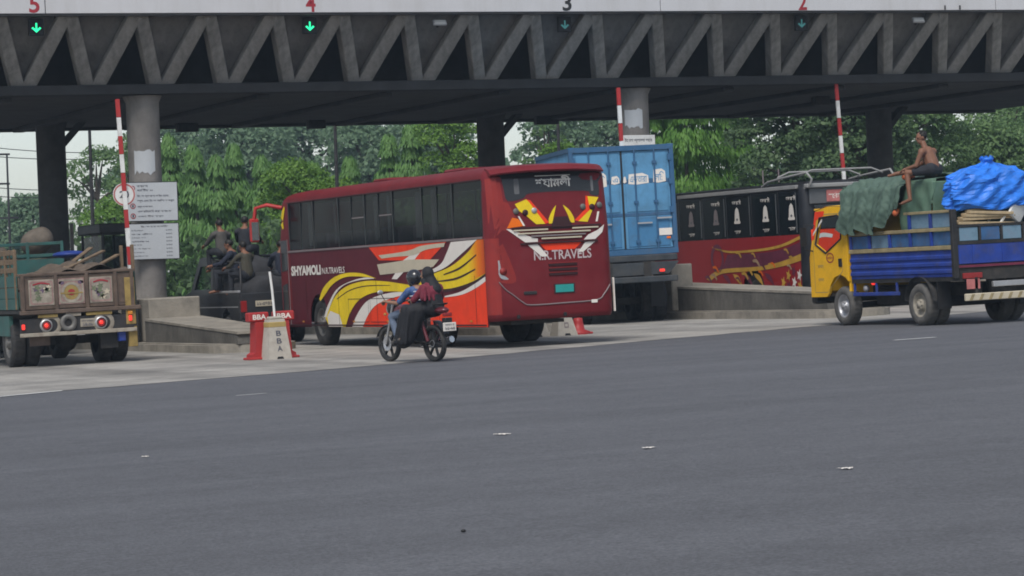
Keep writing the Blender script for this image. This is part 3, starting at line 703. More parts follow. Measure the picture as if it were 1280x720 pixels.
def coach_shell(parent, W, L, zs, hole, m, wz, stations, rad=.22, plate_z=None):
    """zs: (z, half width, rear y, front y); faces of the window bands and the lower left side are left open"""
    rings = []
    for z, hw, ry, fy in zs:
        ring = []; r = min(rad, hw * .6)
        for k in range(6):
            a = R(90 * k / 5); ring.append((-hw + r - r * math.sin(a), ry + r - r * math.cos(a), z))
        for y in stations: ring.append((-hw, min(max(y, ry + r + .01), fy - r - .01), z))
        for k in range(6):
            a = R(90 * k / 5); ring.append((-hw + r - r * math.cos(a), fy - r + r * math.sin(a), z))
        for k in range(6):
            a = R(90 * k / 5); ring.append((hw - r + r * math.sin(a), fy - r + r * math.cos(a), z))
        for y in stations[::-1]: ring.append((hw, min(max(y, ry + r + .01), fy - r - .01), z))
        for k in range(6):
            a = R(90 * k / 5); ring.append((hw - r + r * math.cos(a), ry + r - r * math.sin(a), z))
        rings.append(ring)
    n = len(rings[0]); ns = len(stations)
    L0, R0 = 6, 6 + ns + 12
    mb = MB(); mb.v = [p for r_ in rings for p in r_]
    for j in range(len(rings) - 1):
        zlo = rings[j][0][2]; zhi = rings[j + 1][0][2]
        for i in range(n):
            left = L0 <= i < L0 + ns - 1; right = R0 <= i < R0 + ns - 1
            if zlo >= wz[0] - .001 and zhi <= wz[1] + .001 and (left or right): continue
            if plate_z and zlo >= plate_z[0] - .001 and zhi <= plate_z[1] + .001 and (left or i in (L0 - 1,) and False): continue
            mb.f.append((j * n + i, j * n + (i + 1) % n, (j + 1) * n + (i + 1) % n, (j + 1) * n + i)); mb.sm.append(True)
    mb.f.append(tuple((len(rings) - 1) * n + i for i in range(n))); mb.sm.append(False)
    mb.f.append(tuple(range(n))[::-1]); mb.sm.append(False)
    o = mb.build(name='body', m=m, parent=parent)
    return o

# ------------------------------------------------------------------ maroon coach
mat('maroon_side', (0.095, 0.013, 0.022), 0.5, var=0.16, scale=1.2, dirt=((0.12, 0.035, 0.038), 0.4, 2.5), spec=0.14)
mat('maroon', (0.150, 0.015, 0.020), 0.5, var=0.16, scale=1.2, dirt=((0.15, 0.04, 0.042), 0.4, 2.5), spec=0.16)
mat('maroon_red', (0.26, 0.026, 0.022), 0.5, var=0.14, scale=1.2, dirt=((0.10, 0.02, 0.024), 0.5, 2.0), spec=0.25)
mat('livery_red', (0.80, 0.055, 0.018), 0.55, var=0.1, scale=2, dirt=((0.52, 0.045, 0.025), 0.4, 3), spec=0.1)
mat('livery_orange', (0.75, 0.15, 0.012), 0.55, var=0.15, scale=1.5, spec=0.1)
mat('livery_yellow', (0.76, 0.55, 0.02), 0.55, var=0.12, scale=2, dirt=((0.58, 0.43, 0.05), 0.4, 3), spec=0.1)
mat('livery_white', (0.74, 0.69, 0.63), 0.5, var=0.06, dirt=((0.5, 0.44, 0.38), 0.4, 3), spec=0.3)
mat('livery_beige', (0.50, 0.44, 0.33), 0.55, var=0.08)
mat('coach_red_trim', (0.36, 0.022, 0.02), 0.5, var=0.15, scale=4)
mat('letter_grey', (0.48, 0.40, 0.40), 0.6, var=0.15, scale=8)
mat('livery_dark', (0.035, 0.008, 0.010), 0.5)
mat('plate_teal', (0.02, 0.27, 0.25), 0.5)
mat('seat_cloth', (0.05, 0.035, 0.045), 0.9, var=0.3)
mat('curtain', (0.12, 0.12, 0.125), 0.9, var=0.3)
mat('pillar_black', (0.010, 0.011, 0.012), 0.35)
mat('trim_grey', (0.23, 0.19, 0.19), 0.5, metal=.3)

bus = thing('coach_bus', 'maroon coach bus with yellow and red wave livery entering the toll lane', 'bus', frame(20.93, 47.9))
WY = [.26, 1.72, 3.30, 4.90, 6.50, 8.10, 9.70, 11.32]
zs = [(.50, 1.205, .03, 12.15), (.60, 1.225, 0, 12.2), (1.0, 1.225, 0, 12.2), (2.05, 1.225, 0.0, 12.18), (2.2, 1.225, .0, 12.15), (3.06, 1.20, .07, 11.95), (3.15, 1.19, .10, 11.85), (3.22, 1.15, .13, 11.7), (3.28, 1.04, .25, 11.5), (3.32, .80, .5, 11.2), (3.335, .4, .9, 10.8)]
zs[4] = (2.2, 1.222, .005, 12.15)
coach_shell(bus, 2.45, 12.2, zs, None, 'maroon', (2.05, 3.06), WY, plate_z=(.50, 2.05))
XL = -1.225
bot = [(.24, .40)] + arch(3.7, .60, .40) + arch(9.6, .60, .40) + [(11.94, .40), (11.94, 2.05), (.24, 2.05)]
plate('side_panel', [bot], lambda a, b, h: (XL + .012 + h, a, b), .02, 'maroon_side', bus)
MB().box(-.72, .72, .4, 11.7, .49, .96).build('underframe', 'chassis', bus)
MB().box(-1.16, 1.16, .35, 11.8, .97, 1.0).build('floor', 'interior', bus)
MB().box(-1.14, 1.14, .3, 11.6, 3.06, 3.08).build('ceiling', 'interior', bus)
side = lambda off: (lambda a, b: (XL - off, a, b))
def tumble(b): return XL + (max(0, b - 2.2) / .86) * .025
# windows, pillars, curtains, seats
for i in range(len(WY) - 1):
    a, b = WY[i] + (.0 if i == 0 else .035), WY[i + 1] - .035
    for sgn in (-1, 1):
        mid = (a + b) / 2
        w = MB(); w.add([(sgn * -tumble(2.07), a, 2.055), (sgn * -tumble(2.07), b, 2.055), (sgn * -tumble(3.05), b, 3.055), (sgn * -tumble(3.05), a, 3.055)], [(0, 1, 2, 3)])
        wo = w.build('window', 'bus_glass', bus, fix=False)
        if sgn < 0 and i in (1, 3, 4, 6):
            MB().box(-1.222, -1.205, mid - .02, mid + .02, 2.06, 3.05).build('mullion', 'pillar_black', wo)
            if i in (2, 3, 4, 5): MB().box(-1.219, -1.205, a, mid - .03, 2.60, 2.625).build('slider_rail', 'trim_grey', wo)
        MB().box(sgn * 1.20, sgn * 1.222, b, b + .07, 2.05, 3.06).build('pillar', 'pillar_black', bus)
    for k in range(2):
        y = a + .35 + k * .75
        if rng.random() < .38:
            mb = MB(); cw = rng.uniform(.12, .30)
            mb.grid(lambda u, v: (-1.15 + .018 * math.sin(u * 22), y + cw * (u - .5), 2.12 + .88 * v), 14, 1)
            mb.build('curtain', 'curtain', bus, fix=False)
seat_me = MB().box(-.42, .42, -.1, .38, 1.35, 1.5, .04).box(-.42, -.02, -.22, -.08, 1.4, 2.38, .05).box(.02, .42, -.22, -.08, 1.4, 2.38, .05).mesh('seat', 'seat_cloth')
for i in range(12):
    for x in (-.68, .68):
        o = link('seat', seat_me, bus); o.location = (x, .8 + i * .86, 0)
MB().box(XL - .012, XL + .0, .30, 11.45, 2.005, 2.045, .003).build('waist_rail', 'trim_grey', bus)
MB().box(-1.235, -1.2, .3, 11.4, 3.065, 3.085).build('drip_rail', 'livery_dark', bus)
# livery on the left side
S1, S2, S3, S4 = side(.004), side(.006), side(.008), side(.010)
def lv(name, poly, fn, m): return decal(name, poly, fn, m, bus)
lv('livery_panel', [(7.02, .41), (6.63, .64), (6.0, .87), (5.07, 1.01), (3.79, 1.05), (2.29, .97), (.97, 1.09), (.24, 1.24), (.24, .41), (3.06, .41)] + arch(3.7, .605, .41)[::1] + [(4.34, .41)], S1, 'livery_red')
lv('white_arc', stripe([(7.54, .41), (7.24, .64), (6.67, .90), (5.89, 1.03), (4.9, 1.09), (4.1, 1.07)], [(4.1, 1.06), (5.08, .98), (6.0, .86), (6.54, .66), (6.9, .41)]), S3, 'livery_white')
lv('yellow_wave', stripe([(9.2, .60), (9.01, .72), (8.5, 1.04), (7.75, 1.24), (6.69, 1.33), (5.52, 1.31), (4.4, 1.24), (2.6, 1.12)], [(2.6, 1.05), (4.1, 1.08), (5.38, 1.11), (6.31, 1.08), (7.1, .94), (7.66, .68), (7.95, .41)]) + [(8.98, .41)], S2, 'livery_yellow')
lv('pale_wave_foot', [(9.0, .412), (9.06, .62), (8.86, .74), (8.3, .66), (8.12, .412)], S3, 'livery_white')
lv('wave_line', stripe([(8.4, .99), (7.6, 1.16), (6.6, 1.24), (5.2, 1.23)], [(5.2, 1.22), (6.6, 1.22), (7.6, 1.14), (8.4, .97)]), S3, 'livery_dark')
lv('white_stripe', stripe([(9.26, .62), (8.99, .86), (8.39, 1.18), (7.56, 1.33), (6.68, 1.40), (6.1, 1.38)], [(6.1, 1.37), (7.03, 1.35), (7.93, 1.26), (8.5, 1.07), (8.9, .80), (9.14, .60)]), S3, 'livery_white')
lv('yellow_stripe', stripe([(9.52, .99), (9.2, 1.23), (8.53, 1.43), (7.71, 1.51), (6.84, 1.49), (6.0, 1.38)], [(6.0, 1.375), (7.02, 1.43), (7.9, 1.42), (8.65, 1.28), (9.13, 1.08), (9.45, .95)]), S3, 'livery_yellow')
lv('red_flash', [(6.33, 2.0), (2.07, 2.0), (3.01, 1.67), (5.78, 1.73)], S1, 'livery_red')
lv('beige_bar', [(5.88, 1.65), (4.01, 1.71), (2.48, 1.68), (2.8, 1.55), (3.73, 1.49), (5.74, 1.44)], S3, 'livery_beige')
lv('beige_swoosh', stripe([(5.77, 1.83), (4.6, 1.86), (3.9, 1.90), (3.35, 1.96), (2.14, 1.985)], [(2.2, 1.91), (3.1, 1.88), (3.84, 1.79), (4.8, 1.78), (5.61, 1.76)]), S3, 'livery_beige')
lv('white_slash', [(4.41, 1.70), (3.67, 1.87), (3.45, 1.84), (4.02, 1.61), (4.80, 1.34), (5.1, 1.35)], S2, 'livery_white')
lv('white_slash', stripe([(1.84, 1.99), (2.10, 1.78), (2.45, 1.58), (3.3, 1.43)], [(3.2, 1.40), (2.21, 1.52), (1.3, 1.77), (.55, 2.0)]), S3, 'livery_white')
lv('yellow_wave', stripe([(.55, 2.0), (1.01, 1.79), (1.91, 1.54), (3.1, 1.38), (3.9, 1.22)], [(3.9, 1.20), (2.27, 1.12), (.95, 1.23), (.24, 1.38)]) + [(.24, 2.0)], S1, 'livery_yellow')
def fade_print():
    m = M['livery_yellow'].copy(); m.name = 'fade_print'; n = m.node_tree.nodes; l = m.node_tree.links; b = n['Principled BSDF']
    src = b.inputs['Base Color'].links[0].from_socket; sx = n.new('ShaderNodeSeparateXYZ'); l.new(n['Texture Coordinate'].outputs['Object'], sx.inputs[0])
    for c, y0, y1 in (((.75, .18, .012), 1.05, .55), ((.42, .03, .02), .55, .12)):
        r = n.new('ShaderNodeMapRange'); r.inputs[1].default_value = y0; r.inputs[2].default_value = y1; l.new(sx.outputs['Y'], r.inputs[0])
        x = n.new('ShaderNodeMix'); x.data_type = 'RGBA'; x.inputs[7].default_value = (*c, 1); l.new(r.outputs[0], x.inputs[0]); l.new(src, x.inputs[6]); src = x.outputs[2]
    l.new(src, b.inputs['Base Color']); M['fade_print'] = m
fade_print()
lv('orange_fade', [(.24, 2.0), (.56, 2.0), (.80, 1.88), (1.06, 1.75), (1.06, 1.22), (.95, 1.235), (.24, 1.385)], S2, 'fade_print')
decal('corner_print', [(0, .62), (1, .62), (1, 2.0), (0, 2.0)], lambda a, b: (-(1.005 + .226 * math.cos(math.pi / 2 * a * .92)), .22 - .226 * math.sin(math.pi / 2 * a * .92), b), 'maroon_red', bus, 6)
for a, b in (((.62, 1.74), (2.3, 1.40)), ((.7, 1.48), (2.6, 1.28))):
    lv('wave_line', stripe([a, ((a[0] + b[0]) / 2, (a[1] + b[1]) / 2 - .05), b], [(b[0], b[1] - .02), ((a[0] + b[0]) / 2, (a[1] + b[1]) / 2 - .09), (a[0], a[1] - .03)]), S3, 'livery_dark')
lv('dark_line', stripe([(.24, 1.375), (.95, 1.225), (2.27, 1.115), (3.4, 1.16)], [(3.4, 1.13), (2.27, 1.07), (.95, 1.17), (.24, 1.32)]), S2, 'livery_dark')
lv('white_swoosh', stripe([(2.3, .99), (1.5, 1.06), (.81, 1.19), (.24, 1.325)], [(.24, 1.24), (.68, 1.13), (1.4, 1.01), (2.3, .965)]), S3, 'livery_white')
def fcorner(a, b):
    fy, hw = np.interp(b, [2.2, 3.06], [12.15, 11.95]), np.interp(b, [2.2, 3.06], [1.222, 1.20]); e = a - (fy - .22)
    return (-(hw - .22 + math.sqrt(.22 ** 2 - min(max(e, 0), .2) ** 2)) - .012, a, b)
lv('yellow_figure', [(11.60, 3.02), (11.75, 2.92), (11.86, 2.78), (12.0, 2.72), (11.96, 2.64), (11.84, 2.62), (11.74, 2.52), (11.66, 2.54), (11.70, 2.70), (11.62, 2.84), (11.55, 2.98)], fcorner, 'livery_yellow')
text('lettering', 'SHYAMOLI', lambda a, b: (XL - .008, 11.28 - 1.95 * a, 1.50 + .215 * b), 'livery_white', bus, .05, 'white lettering SHYAMOLI')
text('lettering', 'N.R.TRAVELS', lambda a, b: (XL - .008, 9.25 - 1.42 * a, 1.515 + .13 * b), 'livery_white', bus, .012, 'small white lettering N.R.TRAVELS')
# panel joints and hatch outlines on the flank
for y in (10.35, 8.3, 6.0, 2.6, .75): MB().box(XL - .011, XL - .009, y - .005, y + .005, .45, 1.35).build('panel_joint', 'livery_dark', bus)
for y in (1.0, 2.6, 5.4, 7.4, 10.6): MB().box(XL - .026, XL - .012, y - .05, y + .05, .50, .535, .004).build('side_marker', 'lamp_amber', bus)
for a0, a1 in ((5.0, 6.4), (6.5, 7.7)): decal('hatch_outline', [[(a0, .5), (a1, .5), (a1, .98), (a0, .98)], [(a0 + .012, .512), (a1 - .012, .512), (a1 - .012, .968), (a0 + .012, .968)]], side(.0115), 'livery_dark', bus)
MB().box(XL - .012, XL, .3, 11.9, .43, .455).build('sill_rail', 'livery_dark', bus)
# front door area
decal('door_glass', [(11.52, 1.63), (11.93, 1.60), (11.93, 2.28), (11.52, 2.28)], lambda a, b: (-1.232 + max(0, b - 2.05) * .02, a, b), 'rear_glass', bus)
decal('door_glass', [(11.55, .75), (11.93, .75), (11.93, 1.3), (11.55, 1.35)], S1, 'rear_glass', bus)
MB().box(-1.236, -1.226, 11.46, 11.48, .45, 2.3).build('door_seam', 'trim_grey', bus)
mr_ = MB().tube([(-1.1, 12.1, 3.0), (-1.38, 12.28, 3.08), (-1.62, 12.36, 3.02), (-1.66, 12.38, 2.72)], .045, 8).build('mirror_arm', 'coach_red_trim', bus)
MB().box(-1.76, -1.56, 12.33, 12.46, 2.28, 2.80, .03).build('mirror_housing', 'coach_red_trim', mr_)
MB().box(-1.74, -1.58, 12.325, 12.332, 2.32, 2.72).build('mirror_face', 'mirror_glass', mr_)
# rear face
def ry_(z): return np.interp(z, [.50, .60, 2.05, 2.2, 3.06, 3.15, 3.22], [.03, 0, 0, .005, .07, .10, .13])
def rear(off):
    def f(a, b):
        e = abs(a) - 1.0; c = 0
        if e > 0: c = .22 - math.sqrt(max(.0, .22 ** 2 - min(e, .219) ** 2))
        return (a, ry_(b) + c - off, b)
    return f
R1, R2, R3 = rear(.004), rear(.007), rear(.010)
def rv(name, poly, fn, m, cut=2): return decal(name, poly, fn, m, bus, cut)
rv('rear_windscreen', cr([(-.90, 3.10), (-.84, 3.15), (.98, 3.14), (1.02, 2.95), (1.01, 2.70), (.84, 2.72), (.72, 2.79), (-.31, 2.79), (-.49, 2.70), (-.80, 2.66), (-.86, 2.85)], 3), R1, 'rear_glass', 3)
text('lettering', 'শযামলী', lambda a, b: R2(-.23 + .70 * a, 2.87 + .22 * b), 'livery_white', bus, .03, 'white Bengali lettering on the rear glass')
MB().box(-.23, .47, ry_(3.1) - .011, ry_(3.1) - .006, 3.088, 3.10).build('lettering_bar', 'livery_white', bus)
for x, w in ((.86, .05), (-.66, .10)): rv('glass_sticker', rrect(x, x + w, 2.78, 3.06, .02), R2, 'curtain')
rv('red_field', [(-1.18, 3.08), (-.93, 3.10), (-.89, 2.66), (-.80, 2.63), (-.52, 2.05), (-.95, 2.14), (-1.18, 1.95)], R1, 'maroon_red')
rv('yellow_horn', [(-.67, 2.60), (-.44, 2.68), (-.38, 2.62), (-.10, 2.22), (-.28, 2.22), (-.46, 2.38), (-.59, 2.47)], R2, 'livery_yellow')
rv('yellow_horn', [(.78, 2.69), (1.0, 2.66), (.93, 2.56), (.74, 2.22), (.56, 2.24), (.81, 2.44)], R2, 'livery_yellow')
rv('red_flank', [(-.44, 2.68), (-.36, 2.66), (-.02, 2.24), (-.10, 2.22), (-.38, 2.62)], R2, 'livery_red')
rv('red_flank', [(.74, 2.70), (.78, 2.69), (.81, 2.44), (.56, 2.24), (.48, 2.26), (.72, 2.46)], R2, 'livery_red')
rv('yellow_crescent', stripe([(.14, 2.55), (.06, 2.46), (-.02, 2.32), (-.03, 2.22)], [(.04, 2.22), (.07, 2.33), (.14, 2.54)]), R2, 'livery_yellow')
rv('yellow_crescent', stripe([(.28, 2.55), (.39, 2.46), (.47, 2.32), (.48, 2.22)], [(.40, 2.22), (.36, 2.36), (.28, 2.54)]), R2, 'livery_yellow')
rv('orange_patch', [(-.74, 2.36), (-.62, 2.33), (-.52, 2.2), (-.86, 2.17)], R2, 'livery_orange')
rv('white_slash', [(-.63, 2.38), (-.60, 2.38), (-.50, 2.2), (-.54, 2.2)], R3, 'livery_white')
rv('white_slash', [(.95, 2.40), (.99, 2.40), (.94, 2.22), (.90, 2.22)], R3, 'livery_white')
rv('white_chevron', [(-.88, 2.16), (-.80, 2.15), (-.36, 1.98), (-.27, 1.96), (-.27, 1.90), (-.52, 1.90)], R3, 'livery_white')
rv('white_chevron', [(-.47, 1.85), (-.28, 1.86), (-.08, 1.63), (-.21, 1.63)], R3, 'livery_white')
rv('white_chevron', [(1.07, 2.16), (1.02, 2.02), (.87, 1.90), (.64, 1.90), (.74, 1.99), (.92, 2.06)], R3, 'livery_white')
rv('white_chevron', [(.87, 1.86), (.67, 1.86), (.52, 1.68), (.62, 1.68)], R3, 'livery_white')
rv('red_chin', [(-.25, 1.88), (.62, 1.88), (.46, 1.74), (-.12, 1.74)], R2, 'livery_red')
rv('dark_emblem', [(.02, 2.22), (.10, 2.34), (.34, 2.34), (.42, 2.22), (.42, 2.12), (.02, 2.12)], R2, 'livery_dark')
for z, x0, x1, m in ((2.165, -.78, 1.0, 'livery_dark'), (2.12, -.74, -.06, 'livery_beige'), (2.12, .42, .94, 'livery_beige'), (2.06, -.66, .78, 'livery_beige'), (2.005, -.40, .68, 'trim_grey'), (1.955, -.2, .6, 'livery_beige'), (1.875, -.62, .92, 'livery_dark')):
    MB().box(x0, x1, -.034, -.011, z - .014, z + .014, .004).build('grille_bar', m, bus)
for x, z, m in ((-.66, 2.47, 'rim_steel'), (-.30, 2.47, 'silver'), (-.48, 2.44, 'livery_dark'), (.67, 2.50, 'rim_steel'), (1.0, 2.52, 'rim_steel'), (.85, 2.49, 'livery_dark')):
    MB().lathe([(.055, .0), (.055, -.02), (.042, -.03), (.001, -.034)], (x, float(ry_(z)), z), 'y', 14).build('round_lamp', m, bus)
text('lettering', 'N.R.TRAVELS', lambda a, b: R2(-.36 + 1.14 * a, 1.565 + .175 * b), 'letter_grey', bus, .015, 'white lettering N.R.TRAVELS')
for i, z in enumerate((1.47, 1.385, 1.30)):
    MB().box(-.08, .48, -.022, .0, z - .022, z + .022, .006).build('louvre', 'livery_dark', bus)
    MB().box(-.09, .49, -.026, -.003, z + .024, z + .036, .003).build('louvre_lip', 'maroon_red', bus)
MB().box(.03, .39, -.018, -.003, .965, 1.105, .004).build('number_plate', 'plate_teal', bus)
MB().box(.0, .42, -.012, -.002, .945, 1.125, .003).build('plate_surround', 'livery_dark', bus)
rv('tail_lamp', cr([(-1.13, 1.60), (-1.08, 1.40), (-1.02, 1.27), (-.88, 1.25), (-.93, 1.30), (-1.0, 1.36), (-1.04, 1.60)], 3), R2, 'silver')
MB().lathe([(.07, 0), (.07, -.03), (.001, -.045)], (-.98, .015, 1.40), 'y', 14).build('reflector', 'maroon_red', bus)
rv('lamp_bezel', cr([(-1.18, 1.75), (-1.14, 1.36), (-1.02, 1.20), (-.74, 1.20), (-.80, 1.5), (-.96, 1.9)], 3), R1, 'maroon_red')
MB().box(-.60, -.34, -.02, 0, .955, 1.015, .01).build('fog_lamp', 'dark_metal', bus)
lp = cr([(-1.07, 1.21), (-.95, 1.07), (-.80, .96), (-.62, .82), (-.46, .765), (.2, .77), (.84, .79), (1.0, .90), (1.14, 1.06)], 4)
MB().tube([Vector(R2(a, b)) for a, b in lp], .013, 5).build('bumper_crease', 'trim_grey', bus)
MB().box(.73, .85, -.02, -.004, .74, .80, .004).build('badge', 'livery_white', bus)
MB().box(1.222, 1.245, .06, .12, .56, 1.18, .006).build('reflector_strip', 'livery_white', bus)
for x in (-.72, .2): MB().box(x - .03, x + .03, -.02, .05, .53, .60, .008).build('tow_eye', 'black', bus)
# roof spoiler
mb = MB(); pr = [(-.14, 3.17), (-.16, 3.20), (-.02, 3.29), (.30, 3.325), (.30, 3.27), (.06, 3.19)]
xs_ = [-1.12, -.95, -.5, 0, .5, .95, 1.12]; vs = []
for x in xs_:
    q = abs(x) / 1.12; vs += [(x, y + (.18 * q ** 4 if y < .1 else 0), z - .05 * q ** 3) for y, z in pr]
mb.add(vs, [(i * 6 + j, i * 6 + (j + 1) % 6, (i + 1) * 6 + (j + 1) % 6, (i + 1) * 6 + j) for i in range(6) for j in range(6)] + [tuple(range(6)), tuple(range(36, 42))], False)
mb.build('roof_spoiler', 'maroon', bus)
for y in (3.0, 7.0): MB().box(-.5, .5, y, y + .9, 3.32, 3.40, .05).build('roof_hatch', 'maroon', bus)
for y, d in ((9.6, False), (3.7, True)):
    wheel(bus, -1.17, y, .50, .27, -1, dual=d); wheel(bus, 1.17, y, .50, .27, 1, dual=d)
MB().box(-1.0, 1.0, 3.6, 3.8, .42, .58).build('axle', 'chassis', bus); MB().box(-1.0, 1.0, 9.5, 9.7, .42, .58).build('axle', 'chassis', bus)
MB().box(-.75, .3, .3, 2.6, .42, .485).build('engine_tray', 'chassis', bus)

# ------------------------------------------------------------------ container on its truck
mat('container_blue', (0.09, 0.26, 0.45), 0.5, var=0.12, scale=1.5, dirt=((0.05, 0.12, 0.19), 0.6, 2.5))
mat('container_stained', (0.05, 0.19, 0.37), 0.6, var=0.2, scale=3, dirt=((0.05, 0.075, 0.10), 0.8, 3))
mat('container_dark', (0.03, 0.11, 0.23), 0.55, var=0.2, dirt=((0.06, 0.07, 0.08), 0.6, 3))
mat('grime', (0.035, 0.042, 0.05), 0.8, var=0.35, scale=4, dirt=((0.08, 0.075, 0.065), 0.6, 5))
KX, KY = 27.84, 59.5
con = thing('shipping_container', 'blue steel shipping container with double doors and white lettering', 'container', frame(KX, KY, -13) @ Matrix.Translation((0, 0, 1.56)))
W, H, L = 1.22, 2.50, 4.2
for s in (-1, 1):
    n = 34; mb = MB(); vs = []
    for i in range(n * 4 + 1):
        y = .12 + (L - .24) * i / (n * 4); d = (0, .036, .036, 0)[i % 4]
        vs += [(s * (W - .02 - d), y, .14), (s * (W - .02 - d), y, H - .10)]
    mb.add(vs, [(2 * i, 2 * i + 2, 2 * i + 3, 2 * i + 1) for i in range(n * 4)]); mb.build('side_wall', 'container_blue', con, fix=False)
    for y in (0, L - .12): MB().box(s * (W - .10), s * W, y, y + .12, .0, H, .01).build('corner_post', 'container_dark', con)
    MB().box(s * (W - .08), s * (W + .002), .13, L - .13, H - .10, H - .003).build('top_rail', 'container_dark', con); MB().box(s * (W - .08), s * (W + .002), .13, L - .13, .003, .14).build('bottom_rail', 'container_dark', con)
    for y in (-.004, L - .16):
        for z in (-.002, H - .118): MB().box(s * (W - .16), s * (W + .006), y, y + .17, z, z + .122, .012).build('corner_casting', 'container_dark', con)
MB().box(-W + .1, W - .1, .08, L - .08, H - .03, H).build('roof', 'container_blue', con)
MB().box(-W + .1, W - .1, L - .08, L - .02, .1, H - .1).build('front_wall', 'container_blue', con)
MB().box(-W + .1, W - .1, .0, .11, H - .12, H - .002).build('door_header', 'container_dark', con)
MB().box(-W + .1, W - .1, .0, .11, .0, .13).build('door_sill', 'container_dark', con)
for s in (-1, 1):
    x0, x1 = sorted((s * .018, s * (W - .105)))
    d = MB().box(x0, x1, .05, .09, .14, H - .13, .006).build('door', 'container_blue', con)
    for z0, z1 in ((.18, .86), (.98, 1.62), (1.72, H - .18)): MB().box(x0 + .06, x1 - .06, .035, .051, z0, z1, .012).build('door_panel', 'container_blue' if z0 > .5 else 'container_stained', d)
    for z in (.92, 1.67): MB().box(x0 + .01, x1 - .01, .038, .049, z - .035, z + .035).build('door_rib', 'container_dark', d)
    for q in (.27, .68):
        x = s * (W - .1) * q
        MB().cyl((x, .012, .08), (x, .012, H - .06), .019, n=8).build('lock_rod', 'container_dark', d)
        for z in (.3, 1.2, 2.1): MB().box(x - .05, x + .05, -.006, .034, z - .03, z + .03).build('rod_guide', 'container_dark', d)
        MB().box(min(x, x + s * .34), max(x, x + s * .34), -.02, .004, .70 + .1 * (q > .5), .735 + .1 * (q > .5)).build('lock_handle', 'silver', d)
    for z in (.35, 1.0, 1.65, 2.2): MB().box(s * (W - .14), s * (W - .06), -.012, .048, z - .07, z + .07).build('hinge', 'container_dark', d)
MB().box(-.018, .018, .03, .06, .14, H - .13).build('door_gasket', 'black', con)
K1 = lambda a, b: (a, .0305, b); K2 = lambda a, b: (a, .028, b)
for x0, x1, z0, z1, s in ((-.60, -.36, 1.56, 1.90, 'মি'), (-.26, -.06, 1.62, 1.82, 'এ'), (.02, .10, 1.64, 1.80, 'ও'), (.14, .62, 1.60, 1.86, 'একতারা'), (.72, 1.02, 1.62, 1.94, 'লি:')):
    jag = [(x0, z0 + .02), (x0 + .4 * (x1 - x0), z0), (x1, z0 + .03), (x1 - .01, z1 - .06), (x0 + .7 * (x1 - x0), z1), (x0 + .02, z1 - .02)]
    decal('lettering_patch', jag, K1, 'livery_white', con); text('lettering', s, lambda a, b, q=(x0, x1, z0, z1): K2(q[0] + .04 + (q[1] - q[0] - .08) * a, q[2] + .05 + (q[3] - q[2] - .11) * b), 'container_blue', con, .01)
MB().box(.80, 1.10, .022, .034, .42, .58).build('data_plate', 'livery_white', con)
MB().box(.97, 1.06, .022, .034, .34, .39).build('warning_sticker', 'livery_orange', con)

trk = thing('container_truck', 'grimy flatbed truck carrying the blue shipping container', 'truck', frame(KX, KY, -13))
MB().box(-1.18, 1.18, -.05, 4.45, 1.40, 1.55, .02).build('deck', 'grime', trk)
for x in (-.45, .45): MB().box(x - .09, x + .09, -.1, 6.4, 1.06, 1.395).build('chassis_rail', 'chassis', trk)
mb = MB(); mb.prism([(-1.0, 1.38), (1.2, 1.38), (.95, 1.10), (-.8, 1.08)], 'y', -.09, -.06); mb.build('tail_apron', 'grime', trk)
MB().box(-1.15, 1.15, -.14, -.04, .92, 1.06, .02).build('rear_bumper', 'grime', trk)
for x in (-.9, .78): MB().box(x - .06, x + .06, -.17, -.14, 1.15, 1.21, .01).build('tail_lamp', 'lamp_red', trk)
for x in (-1.05, 1.05):
    MB().box(x - .3 * (x > 0), x + .3 * (x < 0), 1.0, 1.03, .35, 1.05).build('mudflap', 'black', trk)
    for y in (1.7, 2.95): wheel(trk, 1.16 * (1 if x > 0 else -1), y, .5, .27, 1 if x > 0 else -1, dual=True)
    wheel(trk, 1.12 * (1 if x > 0 else -1), 5.7, .5, .28, 1 if x > 0 else -1)
for y in (1.7, 2.95, 5.7): MB().box(-.9, .9, y - .08, y + .08, .42, .58).build('axle', 'chassis', trk)
for x in (-.9, .9): MB().box(x - .25, x + .25, 3.7, 4.6, .55, 1.1, .05).build('fuel_tank', 'chassis', trk)
cabp = [(4.7, .7), (6.6, .7), (6.7, 1.6), (6.45, 2.75), (6.05, 2.95), (4.75, 2.95)]
MB().prism(cabp, 'x', -1.15, 1.15).build('cab', 'container_dark', trk)
MB().box(-1.16, 1.16, 5.2, 6.2, 1.8, 2.5).build('cab_window', 'rear_glass', trk)

# ------------------------------------------------------------------ black and red coach
mat('coach_black', (0.016, 0.017, 0.020), 0.35, var=0.2, scale=1.5, dirt=((0.04, 0.04, 0.045), 0.4, 3), spec=0.25)
mat('coach_red', (0.30, 0.016, 0.018), 0.5, var=0.2, scale=2, dirt=((0.14, 0.015, 0.022), 0.6, 2), spec=0.25)
mat('coach_plum', (0.13, 0.02, 0.045), 0.45, var=0.3, scale=3)
mat('coach_gold', (0.52, 0.30, 0.04), 0.45, var=0.2, scale=3)
mat('tail_tan', (0.36, 0.24, 0.14), 0.6, var=0.2)
mat('coach_grey', (0.10, 0.105, 0.11), 0.45, var=0.15, dirt=((0.05, 0.05, 0.055), 0.5, 3))
mat('roof_white', (0.25, 0.25, 0.245), 0.5, var=0.12, dirt=((0.25, 0.24, 0.22), 0.5, 4))
b2 = thing('coach_bus', 'black and red coach bus with white bell emblems on its windows', 'bus', frame(33.52, 59.2))
WY2 = [.26, 1.25, 2.62, 3.95, 5.25, 6.6, 8.0, 9.4, 10.6]
